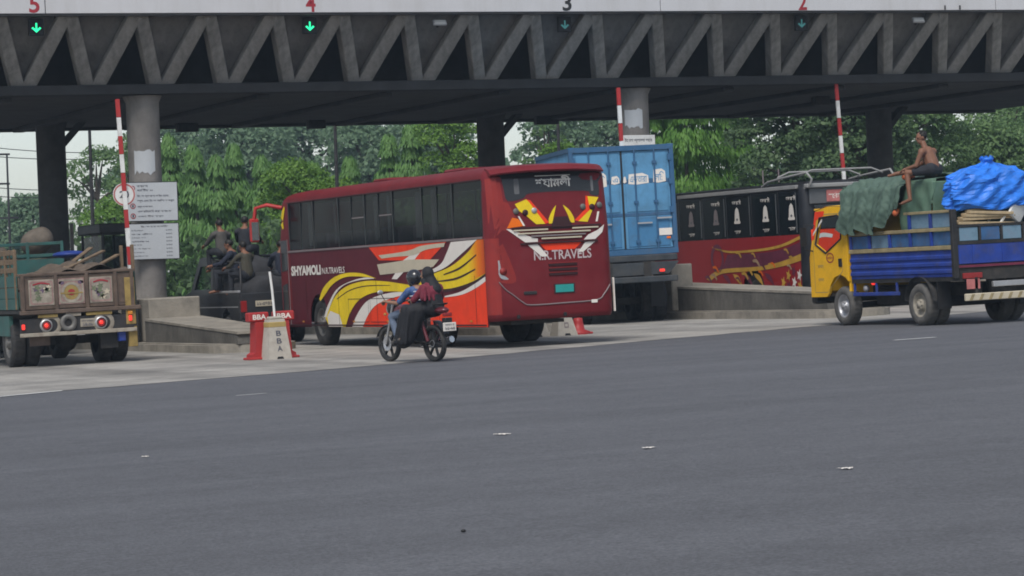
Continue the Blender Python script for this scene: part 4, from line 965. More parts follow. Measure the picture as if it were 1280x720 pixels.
zs2 = [(.40, 1.20, .03, 11.4), (.52, 1.22, 0, 11.5), (1.83, 1.22, 0, 11.5), (2.86, 1.20, .05, 11.3), (2.96, 1.18, .10, 11.2), (3.04, 1.08, .2, 11.0), (3.08, .7, .5, 10.7)]
coach_shell(b2, 2.44, 11.5, zs2, None, 'coach_black', (1.83, 2.86), WY2, plate_z=(.40, 1.83))
X2 = -1.22
plate('side_panel', [[(.24, .40)] + arch(2.7, .58, .40) + arch(8.9, .58, .40) + [(11.2, .40), (11.2, 1.83), (.24, 1.83)]], lambda a, b, h: (X2 + .012 + h, a, b), .02, 'coach_red', b2)
MB().box(-1.1, 1.1, .4, 11.2, .94, .97).build('floor', 'interior', b2)
MB().box(-.7, .7, .4, 11.0, .34, .93).build('underframe', 'chassis', b2)
for i in range(len(WY2) - 1):
    a, b = WY2[i] + .03, WY2[i + 1] - .03
    w = MB().box(X2 + .004, X2 + .012, a, b, 1.84, 2.85).build('window', 'bus_glass', b2)
    MB().box(1.2, 1.21, a, b, 1.84, 2.85).build('window', 'bus_glass', b2)
    MB().box(X2 + .002, X2 + .03, b, b + .06, 1.83, 2.86).build('pillar', 'coach_black', b2)
    MB().box(1.19, 1.218, b, b + .06, 1.83, 2.86).build('pillar', 'coach_black', b2)
    MB().box(X2 - .002, X2 + .003, a + .06, a + .10, 1.88, 2.82).build('window_seal', 'coach_grey', w)
F1, F2, F3 = (lambda a, b: (X2 - .004, a, b)), (lambda a, b: (X2 - .007, a, b)), (lambda a, b: (X2 - .010, a, b))
for i, yc in enumerate((.60, 1.90, 3.38, 4.52, 5.9)):
    bell = [(yc + .15, 2.18), (yc + .17, 2.22), (yc + .13, 2.26), (yc + .11, 2.42), (yc + .08, 2.52), (yc, 2.58), (yc - .08, 2.52), (yc - .11, 2.42), (yc - .13, 2.26), (yc - .17, 2.22), (yc - .15, 2.18)]
    decal('bell_emblem', bell, F1, 'livery_white' if i < 3 else 'trim_grey', b2)
    decal('bell_clapper', disc(yc, 2.28, .05, .03, 10), F2, 'coach_grey', b2)
    text('lettering', 'অল ফরিদ', lambda a, b, yc=yc: F1(yc + .23 - .46 * a, 2.64 + .12 * b), 'livery_white', b2, .03)
    text('lettering', 'সোহাগ', lambda a, b, yc=yc: F1(yc + .17 - .34 * a, 1.93 + .10 * b), 'livery_white', b2, .03)
def l2(n, p, f_, m): return decal(n, p, f_, m, b2)
l2('gold_stripe', stripe([(.24, 1.80), (1.2, 1.62), (2.4, 1.54), (3.9, 1.53), (4.8, 1.66)], [(4.8, 1.62), (3.9, 1.48), (2.4, 1.48), (1.2, 1.55), (.24, 1.72)]), F2, 'coach_gold')
l2('plum_band', stripe([(.24, 1.66), (1.2, 1.50), (2.4, 1.44), (4.0, 1.44)], [(4.3, 1.10), (2.4, 1.12), (1.2, 1.22), (.24, 1.38)]), F1, 'coach_plum')
l2('gold_stripe', stripe([(.24, 1.38), (1.2, 1.22), (2.4, 1.12), (4.4, 1.08), (5.2, .86)], [(5.0, .80), (4.3, .98), (2.4, 1.02), (1.2, 1.10), (.24, 1.22)]), F2, 'coach_gold')
l2('dark_ring', [disc(4.55, 1.35, .36), disc(4.55, 1.35, .24)], F2, 'coach_plum')
for i in range(7):
    y, z = .35 + .27 * (i % 4), .62 + .26 * (i // 4) + .1 * (i % 2)
    l2('flower_print', [(y + (.13 if k % 2 else .06) * math.cos(k * math.pi / 5), z + (.16 if k % 2 else .07) * math.sin(k * math.pi / 5)) for k in range(10)], F2 if i % 2 else F3, ('coach_gold', 'livery_white', 'coach_plum')[i % 3])
for i in range(16):
    q = random.Random(40 + i); y, z, s = q.uniform(.4, 5.0), q.uniform(.75, 1.45), q.uniform(.10, .2)
    l2('swirl_print', stripe([(y, z), (y + s, z + s * .9), (y + 2.2 * s, z + s * .8)], [(y + 2 * s, z + s * .5), (y + 1.1 * s, z + s * .45), (y + .3 * s, z - .04)]), F3, ('coach_gold', 'livery_orange', 'coach_plum', 'coach_gold', 'tail_tan')[i % 5])
for i in range(5):
    y = 1.6 + i * .55; l2('leaf_print', stripe([(y, .62), (y + .2, .9), (y + .5, .96)], [(y + .42, .86), (y + .24, .76), (y, .62)]), F2, ('coach_plum', 'coach_gold')[i % 2])
MB().box(X2 - .03, X2 + .06, .3, 6.6, 2.90, 2.99, .01).build('roof_rail', 'roof_white', b2)
for s in (-1, 1):
    MB().tube([(s * 1.12, 2.2, 3.02), (s * 1.12, 1.9, 3.12), (s * 1.12, 1.2, 3.18), (s * 1.12, -.05, 3.26), (s * 1.1, -.25, 3.1), (s * 1.1, -.1, 2.92)], .028, 8).build('roof_rack_rail', 'roof_white', b2)
for y in (.3, 1.4): MB().tube([(-1.12, y, 3.2), (-.8, y, 3.32), (.8, y, 3.32), (1.12, y, 3.2)], .025, 6).build('rack_bar', 'roof_white', b2)
for y in (2.35, 1.55): MB().cyl((-1.0, y, 3.1), (-1.0, y, 3.42), .018, n=6).build('aerial', 'trim_grey', b2)
MB().box(-1.05, 1.05, -.03, .04, 2.52, 2.90, .02).build('rear_panel', 'coach_grey', b2)
MB().box(-1.05, 1.05, -.03, .04, .70, 1.93, .02).build('rear_panel', 'livery_red', b2)
for k, (x, z) in enumerate(((-.8, 1.7), (-.3, 1.5), (.2, 1.72), (.6, 1.4), (-.6, 1.2))): decal('rear_print', stripe([(x - .25, z), (x, z + .14), (x + .3, z + .1)], [(x + .28, z + .02), (x, z + .04), (x - .25, z - .06)]), lambda a, b: (a, -.034, b), ('livery_white', 'coach_gold')[k % 2], b2)
MB().box(-.95, .95, -.045, -.032, 1.95, 2.5, .02).build('rear_window', 'rear_glass', b2)
MB().box(-.62, -.10, -.06, -.034, 2.56, 2.84, .01).build('route_sticker', 'faded_red', b2)
text('lettering', 'সোহাগ', lambda a, b: (-.57 + .42 * a, -.064, 2.63 + .14 * b), 'livery_white', b2, .03)
MB().box(-1.16, 1.16, -.12, .06, 2.90, 3.0, .02).build('rear_visor', 'roof_white', b2)
for y, d in ((2.7, True), (8.9, False)):
    for s in (-1, 1): wheel(b2, s * 1.16, y, .5, .27, s, dual=d)
    MB().box(-.9, .9, y - .08, y + .08, .42, .58).build('axle', 'chassis', b2)

# ------------------------------------------------------------------ yellow cab truck
mat('cab_yellow', (0.78, 0.43, 0.012), 0.55, var=0.08, scale=2, dirt=((0.46, 0.27, 0.03), 0.4, 3), spec=0.25)
mat('bed_blue', (0.020, 0.050, 0.27), 0.6, var=0.3, scale=3, dirt=((0.07, 0.07, 0.11), 0.7, 3.5), spec=0.25)
mat('bed_pale', (0.16, 0.27, 0.36), 0.7, var=0.35, scale=4, dirt=((0.10, 0.09, 0.11), 0.8, 4))
mat('rail_ochre', (0.30, 0.24, 0.13), 0.75, var=0.25, scale=6)
mat('plastic_blue', (0.035, 0.11, 0.25), 0.6, var=0.3, scale=3, dirt=((0.09, 0.08, 0.10), 0.7, 4))
mat('rim_dusty', (0.30, 0.27, 0.22), 0.8, var=0.25, scale=8)
mat('timber', (0.42, 0.32, 0.19), 0.8, var=0.25, scale=7)
mat('old_timber', (0.15, 0.105, 0.065), 0.85, var=0.35, scale=6)
TF = frame(28.2, 45.4)
tk = thing('cargo_truck', 'small cargo truck with yellow cab and blue ribbed bed sides', 'truck', TF)
cabo = [(2.78, .62), (2.78, 2.20), (2.92, 2.28), (3.6, 2.30), (4.05, 2.24), (4.22, 1.52), (4.30, 1.30), (4.30, .60)]
aw = [(3.06 + .50 * math.cos(a), .42 + .50 * math.sin(a)) for a in [math.pi * (1 - k / 12) * .93 + .1 for k in range(13)]]
left = [(2.80, .86), (2.80, 2.18), (2.92, 2.26), (3.55, 2.29), (4.0, 2.22), (4.20, 1.50), (4.27, 1.32), (4.27, .56), (3.66, .56)] + [p for p in reversed(aw)] [0:0] + [(3.58, .62), (3.50, .78), (3.34, .93), (3.10, .99), (2.88, .92)]
win = [(3.02, 1.66), (3.02, 2.06), (3.16, 2.12), (3.86, 2.09), (4.02, 1.58), (3.62, 1.40)]
for s in (-1, 1):
    plate('cab_side', [left, win], lambda a, b, h, s=s: (s * (.985 - .05 * max(0, b - 1.5)) + h, a, b), .05, 'cab_yellow', tk, .006)
    d = decal('side_window', win, lambda a, b, s=s: (s * (.975 - .05 * max(0, b - 1.5)), a, b), 'cab_glass', tk)
    fr_ = MB().tube([(s * (1.012 - .05 * max(0, b - 1.5)), a, b) for a, b in win + win[:1]], .022, 5).build('window_seal', 'black', tk)
MB().grid(lambda u, v: (-.96 + 1.92 * u, [2.86, 2.95, 3.6, 4.02, 4.06][round(v * 4)], [2.20, 2.285, 2.31, 2.245, 2.18][round(v * 4)] + .02 * math.sin(math.pi * u)), 8, 4).build('cab_roof', 'cab_yellow', tk)
MB().box(-.97, .97, 2.80, 2.86, .60, 2.22, .02).build('cab_back', 'cab_yellow', tk)
mb = MB(); mb.add([(-.95, 4.19, 1.44), (.95, 4.19, 1.44), (.88, 4.0, 2.18), (-.88, 4.0, 2.18)], [(0, 1, 2, 3)]); mb.build('windscreen', 'cab_glass', tk, fix=False)
MB().box(-.97, .97, 4.18, 4.30, .62, 1.43, .04).build('cab_front', 'cab_yellow', tk)
MB().box(-.96, .96, 4.22, 4.40, .42, .64, .04).build('front_bumper', 'dark_metal', tk)
decal('red_visor', [(3.66, 2.22), (4.03, 2.215), (4.16, 1.66), (4.06, 1.68), (3.98, 2.05), (3.68, 2.13)], lambda a, b: (-1.019 + .05 * max(0, b - 1.5), a, b), 'livery_red', tk)
MB().box(-.9, .9, 3.95, 4.22, 2.235, 2.275, .01).build('sun_visor', 'cab_yellow', tk)
decal('white_flash', [(3.74, 2.08), (4.10, 1.80), (4.12, 1.74), (3.74, 2.02)], lambda a, b: (-1.0215 + .05 * max(0, b - 1.5), a, b), 'livery_white', tk)
decal('door_seam', [[(2.98, 1.04), (2.98, 2.16), (3.94, 2.16), (4.10, 1.5), (4.10, .64), (3.62, .64)], [(2.992, 1.05), (2.992, 2.148), (3.93, 2.148), (4.088, 1.5), (4.088, .652), (3.61, .652)]], lambda a, b: (-1.0185 + .05 * max(0, b - 1.5), a, b), 'rail_ochre', tk)
MB().box(-1.035, -1.0165, 2.99, 3.12, 1.13, 1.29, .008).build('door_handle', 'black', tk)
decal('door_emblem', [disc(3.45, 1.31, .15, .10), disc(3.45, 1.31, .12, .075)], lambda a, b: (-1.0205, a, b), 'number_red', tk)
text('lettering', 'পরিবহন', lambda a, b: (-1.0205, 3.58 - .26 * a, 1.28 + .06 * b), 'number_red', tk, .01)
for z in (1.12, .86): text('lettering', 'ঢাকা', lambda a, b, z=z: (-1.0205, 3.95 - .22 * a, z + .06 * b), 'rail_ochre', tk, .01)
MB().tube([(-1.0, 4.05, 1.95), (-1.18, 4.15, 1.98), (-1.2, 4.15, 1.5), (-1.0, 4.12, 1.45)], .014, 5).build('mirror_arm', 'black', tk)
MB().box(-1.27, -1.13, 4.14, 4.17, 1.55, 1.92, .01).build('mirror', 'black', tk)
mb = MB(); mb.grid(lambda u, v: (.90 + .012 * math.sin(u * 30), 3.06 + .85 * u, 1.55 + .52 * v), 20, 1); mb.build('cab_curtain', 'livery_red', tk, fix=False)
MB().box(-.9, .9, 2.95, 3.4, 1.0, 1.12).build('cab_seat', 'seat_cloth', tk); MB().box(-.9, .9, 2.9, 3.0, 1.1, 1.75, .03).build('seat_back', 'livery_red', tk)
MB().box(-.93, .93, 2.88, 4.2, .56, .62).build('cab_floor', 'chassis', tk)
MB().box(-.95, .95, 4.0, 4.18, 1.15, 1.42, .03).build('dashboard', 'dark_metal', tk)
for s in (-1, 1):
    wheel(tk, s * .99, 3.06, .375, .22, s, 'dusty_rubber', 'silver'); wheel(tk, s * 1.02, .20, .385, .21, s, 'dusty_rubber', 'rim_dusty', dual=True)
    MB().lathe([(.47, s * -.26), (.47, s * .0), (.44, s * .0)], (s * .99, 3.06, .40), 'x', 24).build('wheel_well', 'black', tk) if False else None
    MB().box(s * .40, s * .48, -.95, 3.9, .52, .74).build('chassis_rail', 'chassis', tk)
    mb = MB(); mb.grid(lambda u, v: (s * (.78 + .26 * v), .20 + .50 * math.cos(math.pi * (.02 + .96 * u)), .42 + .48 * math.sin(math.pi * (.02 + .96 * u))), 14, 1); mb.build('mudguard', 'rubber', tk, fix=False)
    MB().box(s * .72, s * 1.0, -.42, -.40, .30, .80).build('mudflap', 'black', tk)
for y in (.2, 3.06): MB().box(-.8, .8, y - .06, y + .06, .32, .44).build('axle', 'chassis', tk)
MB().box(-.6, .6, 1.2, 2.5, .36, .70, .03).build('fuel_tank', 'chassis', tk)
# blue bed
MB().box(-.99, .99, -1.05, 2.70, .80, .88).build('bed_floor', 'chassis', tk)
for s in (-1, 1):
    ribs = []; z = .89
    prof = [(1.0, .88), (1.0, .93), (1.022, .95), (1.022, 1.00), (1.0, 1.02), (1.0, 1.06), (1.022, 1.08), (1.022, 1.13), (1.0, 1.15), (1.0, 1.19), (1.022, 1.21), (1.022, 1.26), (1.0, 1.28), (1.0, 1.36), (.965, 1.36), (.965, .88)]
    MB().prism([(s * x, z) for x, z in prof], 'y', -1.0, 2.68).build('side_board', 'bed_blue', tk)
    MB().box(s * .955, s * 1.03, -1.03, 2.70, 1.365, 1.44, .008).build('rail', 'rail_ochre', tk)
    MB().box(s * .96, s * 1.02, -1.03, 2.70, 1.70, 1.765, .006).build('rail', 'rail_ochre', tk)
    MB().box(s * .96, s * 1.02, -1.03, .62, 2.03, 2.08, .006).build('rail', 'rail_ochre', tk)
    ys = [-1.0, -.28, .46, 1.2, 1.95, 2.66]
    for i, y in enumerate(ys): MB().box(s * .975, s * 1.012, y - .035, y + .035, 1.445, 1.695 if i > 2 else 2.028).build('stanchion', 'bed_blue', tk)
    for i in range(5):
        MB().box(s * .96, s * .972, ys[i] + .04, ys[i + 1] - .04, 1.45, 1.69).build('panel', ('plastic_blue', 'bed_pale')[i % 2] if i > 1 else 'plastic_blue', tk)
        if i < 2: MB().box(s * .96, s * .972, ys[i] + .04, ys[i + 1] - .04, 1.775, 2.025).build('panel', 'bed_pale', tk)
    MB().box(s * .93, s * 1.04, -1.09, -1.0, .84, 2.08, .01).build('corner_post', 'dark_metal', tk)
    MB().box(s * .97, s * 1.0, .95, 2.66, .56, .63, .008).build('side_guard', 'bed_blue', tk)
    for y in (1.05, 1.8, 2.62): MB().box(s * .96, s * .99, y - .025, y + .025, .632, .80).build('guard_post', 'bed_blue', tk)
tg = [(1.10, 1.48)]
MB().box(-.925, .925, -1.075, -1.03, 1.09, 1.44, .012).build('tailgate', 'bed_blue', tk)
for x in (-.62, 0, .62): MB().box(x - .02, x + .02, -1.088, -1.076, 1.10, 1.43).build('tailgate_rib', 'bed_blue', tk)
MB().box(-.925, .925, -1.07, -1.035, 1.03, 1.075).build('tailgate_sill', 'coach_plum', tk)
MB().box(-.925, .925, -1.08, -1.03, 1.445, 1.50).build('rail', 'dark_metal', tk); MB().box(-.925, .925, -1.08, -1.03, 1.755, 1.80).build('rail', 'dark_metal', tk)
for i in range(4): MB().box(-.90 + .455 * i, -.90 + .455 * i + .40, -1.065, -1.05, 1.51, 1.745).build('panel', 'bed_pale' if i % 2 == 0 else 'plastic_blue', tk)
for i in range(5): MB().box(-.92 + .455 * i - .01, -.92 + .455 * i + .035, -1.07, -1.045, 1.50, 1.755).build('stanchion', 'dark_metal', tk)
MB().box(-.9, .9, -1.04, -.94, .84, 1.02).build('cross_member', 'chassis', tk)
MB().box(-.86, .92, -1.16, -1.08, .43, .56, .012).build('rear_bumper', 'livery_beige', tk)
for i in range(9): MB().prism([(-.80 + .2 * i, .44), (-.74 + .2 * i, .44), (-.68 + .2 * i, .55), (-.74 + .2 * i, .55)], 'y', -1.166, -1.161).build('bumper_stripe', 'rail_ochre', tk)
for x in (-.6, .6): MB().box(x - .03, x + .03, -1.1, -1.04, .5, .85).build('bumper_bracket', 'chassis', tk)
MB().box(-.80, -.52, -1.10, -1.085, .64, .82, .005).build('number_plate', 'faded_red', tk)
MB().box(-.86, -.46, -1.098, -1.05, .83, .93, .01).build('tail_lamp', 'lamp_red_off', tk)
spare = MB().lathe([(.12, -.05), (.22, -.06), (.32, -.05), (.36, .05), (.32, .14), (.12, .14)], (.12, -.92, .74), 'y', 22).build('spare_wheel', 'rubber', tk)
MB().box(-.26, .42, -1.13, -1.05, .66, .76, .01).build('light_bar', 'silver', tk)
MB().box(.45, .88, -1.10, -1.06, .64, .82, .01).build('tail_lamp', 'lamp_red_off', tk)
MB().sph((-.93, 2.0, .80), (.03, .07, .04), 10, 6).build('marker_lamp', 'lamp_red', tk)
MB().sph((-.92, 2.28, .70), (.06, .07, .07), 10, 6).build('air_canister', 'silver', tk)

# cargo
mat('tarp_green', (0.070, 0.115, 0.088), 0.7, var=0.2, scale=3, bump=0.4, bscale=14, dirt=((0.10, 0.15, 0.115), 0.5, 5))
mat('tarp_green_pale', (0.085, 0.155, 0.105), 0.7, var=0.2, scale=4, dirt=((0.13, 0.19, 0.14), 0.5, 6))
mat('bag_blue', (0.025, 0.18, 0.68), 0.45, var=0.3, scale=5, spec=0.35)
def fold(y, k): return math.sin(y * 9.1 + k) * .55 + math.sin(y * 17.3 + 2 * k) * .3 + math.sin(y * 31 + 3 * k) * .15
tp = thing('tarpaulin', 'crumpled dark green tarpaulin hanging over the front of the truck bed', 'tarpaulin', TF @ Matrix.Translation((0, 0, 1.6)))
mb = MB()
def tarp(u, v):
    y = .72 + 2.25 * u; hem = .16 + .10 * fold(y, 1.0) + .55 * max(0, .30 - u) / .30 * 1.0
    lx = -1.06 - .02 * fold(y, .3)
    pth = [(lx - .03, hem), (lx - .01, .55), (lx + .10, .93 + .02 * fold(y, 2)), (-.70, 1.10), (0, 1.15), (.7, 1.10), (1.0, .9), (1.05, .4)]
    q = v * 7; i = min(6, int(q)); t_ = q - i
    x = pth[i][0] * (1 - t_) + pth[i + 1][0] * t_; z = pth[i][1] * (1 - t_) + pth[i + 1][1] * t_
    amp = .085 * (1 - min(1, v * 2.2)) + .018
    crm = .022 * abs(math.sin(y * 13 + 4 * math.sin(z * 5 + x * 3))) + .014 * abs(math.sin(z * 19 + 3 * math.sin(y * 8)))
    return (x - amp * fold(y + .25 * z, .7) - crm * (1 if v < .45 else .3), y + .03 * math.sin(z * 9), z + crm * (v > .25) + .02 * fold(y * .7 + x, 4) + (.03 * math.sin(x * 7 + y * 5) if v > .3 else 0))
mb.grid(tarp, 120, 60); mb.build('tarp_cloth', 'tarp_green', tp, fix=False)
mb = MB(); mb.grid(lambda u, v: (-.95 + 1.9 * u, 2.955 + .03 * math.sin(u * 23) - .02, .2 + .85 * v + .06 * math.sin(u * math.pi)), 24, 8); mb.build('tarp_end', 'tarp_green', tp, fix=False)
t2 = thing('covered_load', 'pale green cloth covered load along the middle of the truck bed', 'load', TF @ Matrix.Translation((0, 0, .9)))
mb = MB()
def load(u, v):
    y = -.15 + 1.12 * u
    pth = [(-.86, .0), (-.86, .9), (-.84, 1.40), (-.78, 1.76), (0, 1.80), (.8, 1.74), (.84, .9), (.84, 0)]
    q = v * 7; i = min(6, int(q)); t_ = q - i
    x = pth[i][0] * (1 - t_) + pth[i + 1][0] * t_; z = pth[i][1] * (1 - t_) + pth[i + 1][1] * t_
    return (x + .025 * math.sin(y * 6 + z * 5) + .015 * math.sin(y * 15 - z * 9), y, z + .015 * math.sin(y * 7 + x * 6))
mb.grid(load, 30, 35); mb.build('cloth', 'tarp_green_pale', t2, fix=False)
mb = MB(); mb.box(-.83, .83, -.14, -.10, .0, 1.72, .02); mb.build('cloth_end', 'tarp_green_pale', t2)
bb = thing('plastic_bundle', 'large knotted blue plastic bundle on the back of the truck load', 'bundle', TF @ Matrix.Translation((.06, -.60, 2.06)))
mb = MB()
def bagf(u, v):
    a = 2 * math.pi * u; q = v
    prof = np.interp(q, [0, .06, .2, .5, .68, .80, .90, .95, 1], [.92, 1.0, 1.02, .98, .90, .66, .24, .10, .16]); z = np.interp(q, [0, .06, .2, .5, .68, .80, .90, .95, 1], [0, .04, .18, .46, .62, .72, .79, .84, .94])
    cr_ = 1 + .035 * math.sin(a * 11 + q * 3) * q + .03 * math.sin(a * 5 + q * 8) + .10 * abs(math.cos(2 * a)) ** 3 * 0 - .09 * abs(math.cos(a)) * abs(math.sin(a)) * 0 + .16 * (abs(math.sin(2 * a)) ** .7 - .5)
    jx, jy = math.sin(round(u * 60) % 60 * 12.9898 + round(v * 26) * 78.233) * .018, math.sin((round(u * 60) % 60) * 39.3 + round(v * 26) * 11.7) * .018
    ridge = .06 * abs(math.sin(a * 3.5 + 3 * math.sin(q * 5))) + .05 * abs(math.sin(q * 9 + 2 * math.sin(a * 2)))
    k_ = prof * (cr_ - ridge)
    return (.92 * k_ * math.cos(a) + jx * (q < .9), .47 * k_ * math.sin(a) + jy * (q < .9), z + .03 * math.sin(a * 5 + q * 11) + jx * .6)
mb.grid(bagf, 60, 26, False); mb.build('bag_sheet', 'bag_blue', bb, fix=False)
MB().lathe([(.09, 0), (.12, .03), (.09, .06)], (0, 0, .87), 'z', 14).build('knot', 'bag_blue', bb)
PL = ['lowest outer plank of the pile on the truck tailgate', 'lowest inner plank of the pile on the truck tailgate', 'second outer plank up in the tailgate pile', 'second inner plank up in the tailgate pile', 'third outer plank up in the tailgate pile', 'third inner plank up in the tailgate pile', 'topmost outer plank of the pile on the truck tailgate', 'topmost inner plank of the pile on the truck tailgate']
for i in range(8):
    x0, x1 = -.86 + .04 * i, .30 + .06 * (i % 3)
    z = 1.83 + .062 * (i // 2) + .02 * (i % 2); y = -.98 + .13 * (i % 2)
    o = MB().beam((x0, 0, 0), (x1, .05 * (i % 3), .12 * (i % 2) - .05 + .03 * (i % 3)), .105, .05, (0, 0, 1), .004).build('plank', 'timber')
    tag(o, PL[i], 'plank', 'timber planks on the truck tailgate'); o.matrix_world = TF @ Matrix.Translation((0, y, z))
ch = thing('plastic_chair', 'upturned white plastic chair lying beside the planks on the truck', 'chair', TF @ Matrix.Translation((.34, -.92, 1.88)) @ Matrix.Rotation(R(35), 4, 'Y') @ Matrix.Rotation(R(20), 4, 'Z'))
MB().box(-.2, .2, -.05, .0, -.02, .36, .02).build('backrest', 'white_paint', ch); MB().box(-.2, .2, .0, .32, -.02, .02, .015).build('seat', 'white_paint', ch)
for x in (-.18, .18):
    for y in (.02, .30): MB().beam((x, y, -.02), (x * 1.1, y, -.30), .035, .035).build('leg', 'white_paint', ch)
    MB().box(x - .015, x + .015, -.03, .30, .16, .19, .006).build('armrest', 'white_paint', ch)

# ------------------------------------------------------------------ painted tipper truck at the left
mat('tail_brown', (0.105, 0.074, 0.056), 0.75, var=0.35, scale=5, dirt=((0.07, 0.05, 0.04), 0.6, 6))
mat('tail_paint', (0.30, 0.27, 0.22), 0.7, var=0.25, scale=6, dirt=((0.16, 0.12, 0.09), 0.7, 8))
mat('tail_pink', (0.30, 0.19, 0.17), 0.7, var=0.3, scale=6, dirt=((0.13, 0.11, 0.10), 0.6, 8))
mat('tail_green', (0.13, 0.15, 0.09), 0.7, var=0.35, scale=7)
mat('tail_yellow', (0.27, 0.19, 0.06), 0.7, var=0.3, scale=6)
mat('tail_purple', (0.12, 0.08, 0.13), 0.7, var=0.3, scale=6)
mat('truck_teal', (0.025, 0.095, 0.085), 0.6, var=0.25, scale=3, dirt=((0.06, 0.07, 0.06), 0.6, 4))
mat('soil', (0.10, 0.075, 0.055), 0.95, var=0.35, scale=5, bump=0.6, bscale=9)
mat('sack', (0.12, 0.10, 0.08), 0.9, var=0.25, scale=5, bump=0.3, bscale=30)
mat('blue_sheet', (0.012, 0.035, 0.20), 0.5, var=0.2)
LF = frame(13.95, 55.0)
lt = thing('painted_truck', 'old truck with hand-painted brown tailgate and lit red tail lamps', 'truck', LF)
MB().box(-1.2, 1.12, .02, 5.2, 1.06, 1.13).build('bed_floor', 'chassis', lt)
MB().box(-1.16, 1.08, -.02, .05, 1.12, 1.77, .01).build('tailgate', 'tail_brown', lt)
T1, T2, T3 = (lambda a, b: (a, -.034, b)), (lambda a, b: (a, -.038, b)), (lambda a, b: (a, -.042, b))
for i, (a, b, m) in enumerate(((-1.0, -.50, 'tail_paint'), (-.42, .10, 'tail_pink'), (.20, .66, 'tail_paint'))):
    p = MB().box(a, b, -.03, -.021, 1.20, 1.70, .006).build('painted_panel', m, lt)
    decal('panel_border', [rrect(a + .02, b - .02, 1.22, 1.68, .05), rrect(a + .05, b - .05, 1.25, 1.65, .05)], T1, 'tail_pink' if i != 1 else 'tail_paint', p)
    c = (a + b) / 2
    if i == 1:
        decal('emblem_ring', [disc(c, 1.43, .20), disc(c, 1.43, .15)], T2, 'tail_paint', p)
        decal('emblem_disc', disc(c, 1.43, .145), T1, 'tail_yellow', p)
        decal('emblem_heart', disc(c, 1.43, .07, .06), T2, 'number_red', p)
        decal('emblem_bar', [(c - .22, 1.40), (c + .22, 1.40), (c + .22, 1.43), (c - .22, 1.43)], T3, 'tail_yellow', p)
        for x, z in ((-.19, 1.62), (.19, 1.62)): decal('corner_leaf', disc(c + x, z, .06, .035, 8), T1, 'tail_purple', p)
    else:
        for k in range(9):
            q = random.Random(i * 20 + k); x, z = c + q.uniform(-.15, .15), 1.44 + q.uniform(-.13, .12)
            decal('flower', [(x + (.075 if j % 2 else .035) * math.cos(j * math.pi / 5 + k), z + (.07 if j % 2 else .03) * math.sin(j * math.pi / 5 + k)) for j in range(10)], T1 if k % 2 else T2, ('tail_green', 'tail_purple', 'livery_beige', 'tail_green')[k % 4], p)
        decal('ribbon', stripe([(a + .08, 1.62), (c, 1.65), (b - .08, 1.62)], [(b - .08, 1.59), (c, 1.62), (a + .08, 1.59)]), T2, 'number_red', p)
for x in (-1.12, -.46, .15, .72, 1.05): MB().box(x - .035, x + .035, -.055, -.02, 1.10, 1.78, .008).build('tailgate_post', 'tail_brown', lt)
MB().box(-1.2, 1.12, -.05, .06, 1.775, 1.83, .01).build('top_rail', 'tail_brown', lt)
MB().box(.80, 1.00, -.03, -.021, 1.18, 1.72).build('painted_panel', 'tail_brown', lt)
MB().box(.90, 1.10, -.045, -.03, .74, 1.66, .01).build('ochre_post', 'tail_yellow', lt)
MB().box(-1.2, 1.2, -.10, .0, 1.03, 1.11, .01).build('lower_rail', 'tail_brown', lt)
for a, b, m in ((-.85, -.46, 'tail_yellow'), (-.30, .0, 'tail_paint'), (.10, .62, 'tail_yellow')): MB().box(a, b, -.07, -.02, .96, 1.025, .008).build('step_panel', m, lt)
MB().box(-1.2, 1.05, -.04, .0, .68, .95).build('lamp_board', 'dark_metal', lt)
MB().box(-1.22, 1.1, -.09, -.03, .60, .675, .01).build('rear_bumper', 'tail_paint', lt)
for x, m in ((-.70, 'lamp_red'), (.39, 'lamp_red')):
    MB().lathe([(.125, -.04), (.125, -.075), (.095, -.085)], (x, 0, .81), 'y', 20).build('lamp_ring', 'silver', lt)
    MB().lathe([(.13, -.045), (.20, -.047), (.21, -.042)], (x + (.1 if x < 0 else .06), 0, .81), 'y', 20).build('lamp_surround', 'tail_paint', lt)
    MB().lathe([(.038, -.08), (.03, -.09), (.001, -.095)], (x, 0, .81), 'y', 14).build('tail_lamp', m, lt)
    MB().lathe([(.075, -.078), (.039, -.079)], (x, 0, .81), 'y', 18).build('lamp_lens', 'lamp_red_off', lt)
MB().lathe([(.07, -.05), (.085, -.09), (.15, -.10), (.17, -.07), (.17, -.045)], (-.26, 0, .84), 'y', 22).build('hub_cover', 'rim_steel', lt)
MB().box(-.02, .28, -.055, -.042, .74, .90, .005).build('number_plate', 'tail_paint', lt)
text('lettering', 'ঢাকা মেট্রো', lambda a, b: (.0 + .26 * a, -.059, .83 + .05 * b), 'sign_ink', lt, .01); text('lettering', '১৪-৩৮', lambda a, b: (.03 + .2 * a, -.059, .755 + .06 * b), 'sign_ink', lt, .02)
for x, z, m in ((-1.15, .80, 'lamp_red'), (.98, .86, 'lamp_red')): MB().box(x - .03, x + .03, -.085, -.05, z - .05, z + .05, .01).build('side_lamp', m, lt)
MB().box(.93, 1.03, -.086, -.05, .93, 1.0, .01).build('indicator', 'lamp_amber', lt)
MB().box(-1.0, -.6, .1, .13, .42, .60).build('mudflap', 'tail_brown', lt); MB().box(.40, .75, .1, .13, .30, .62).build('mudflap', 'chassis', lt)
MB().box(.74, .88, -.03, .1, .42, .66, .01).build('water_can', 'bed_blue', lt); MB().box(.95, 1.12, -.02, .1, .30, .70, .01).build('side_bracket', 'tail_yellow', lt)
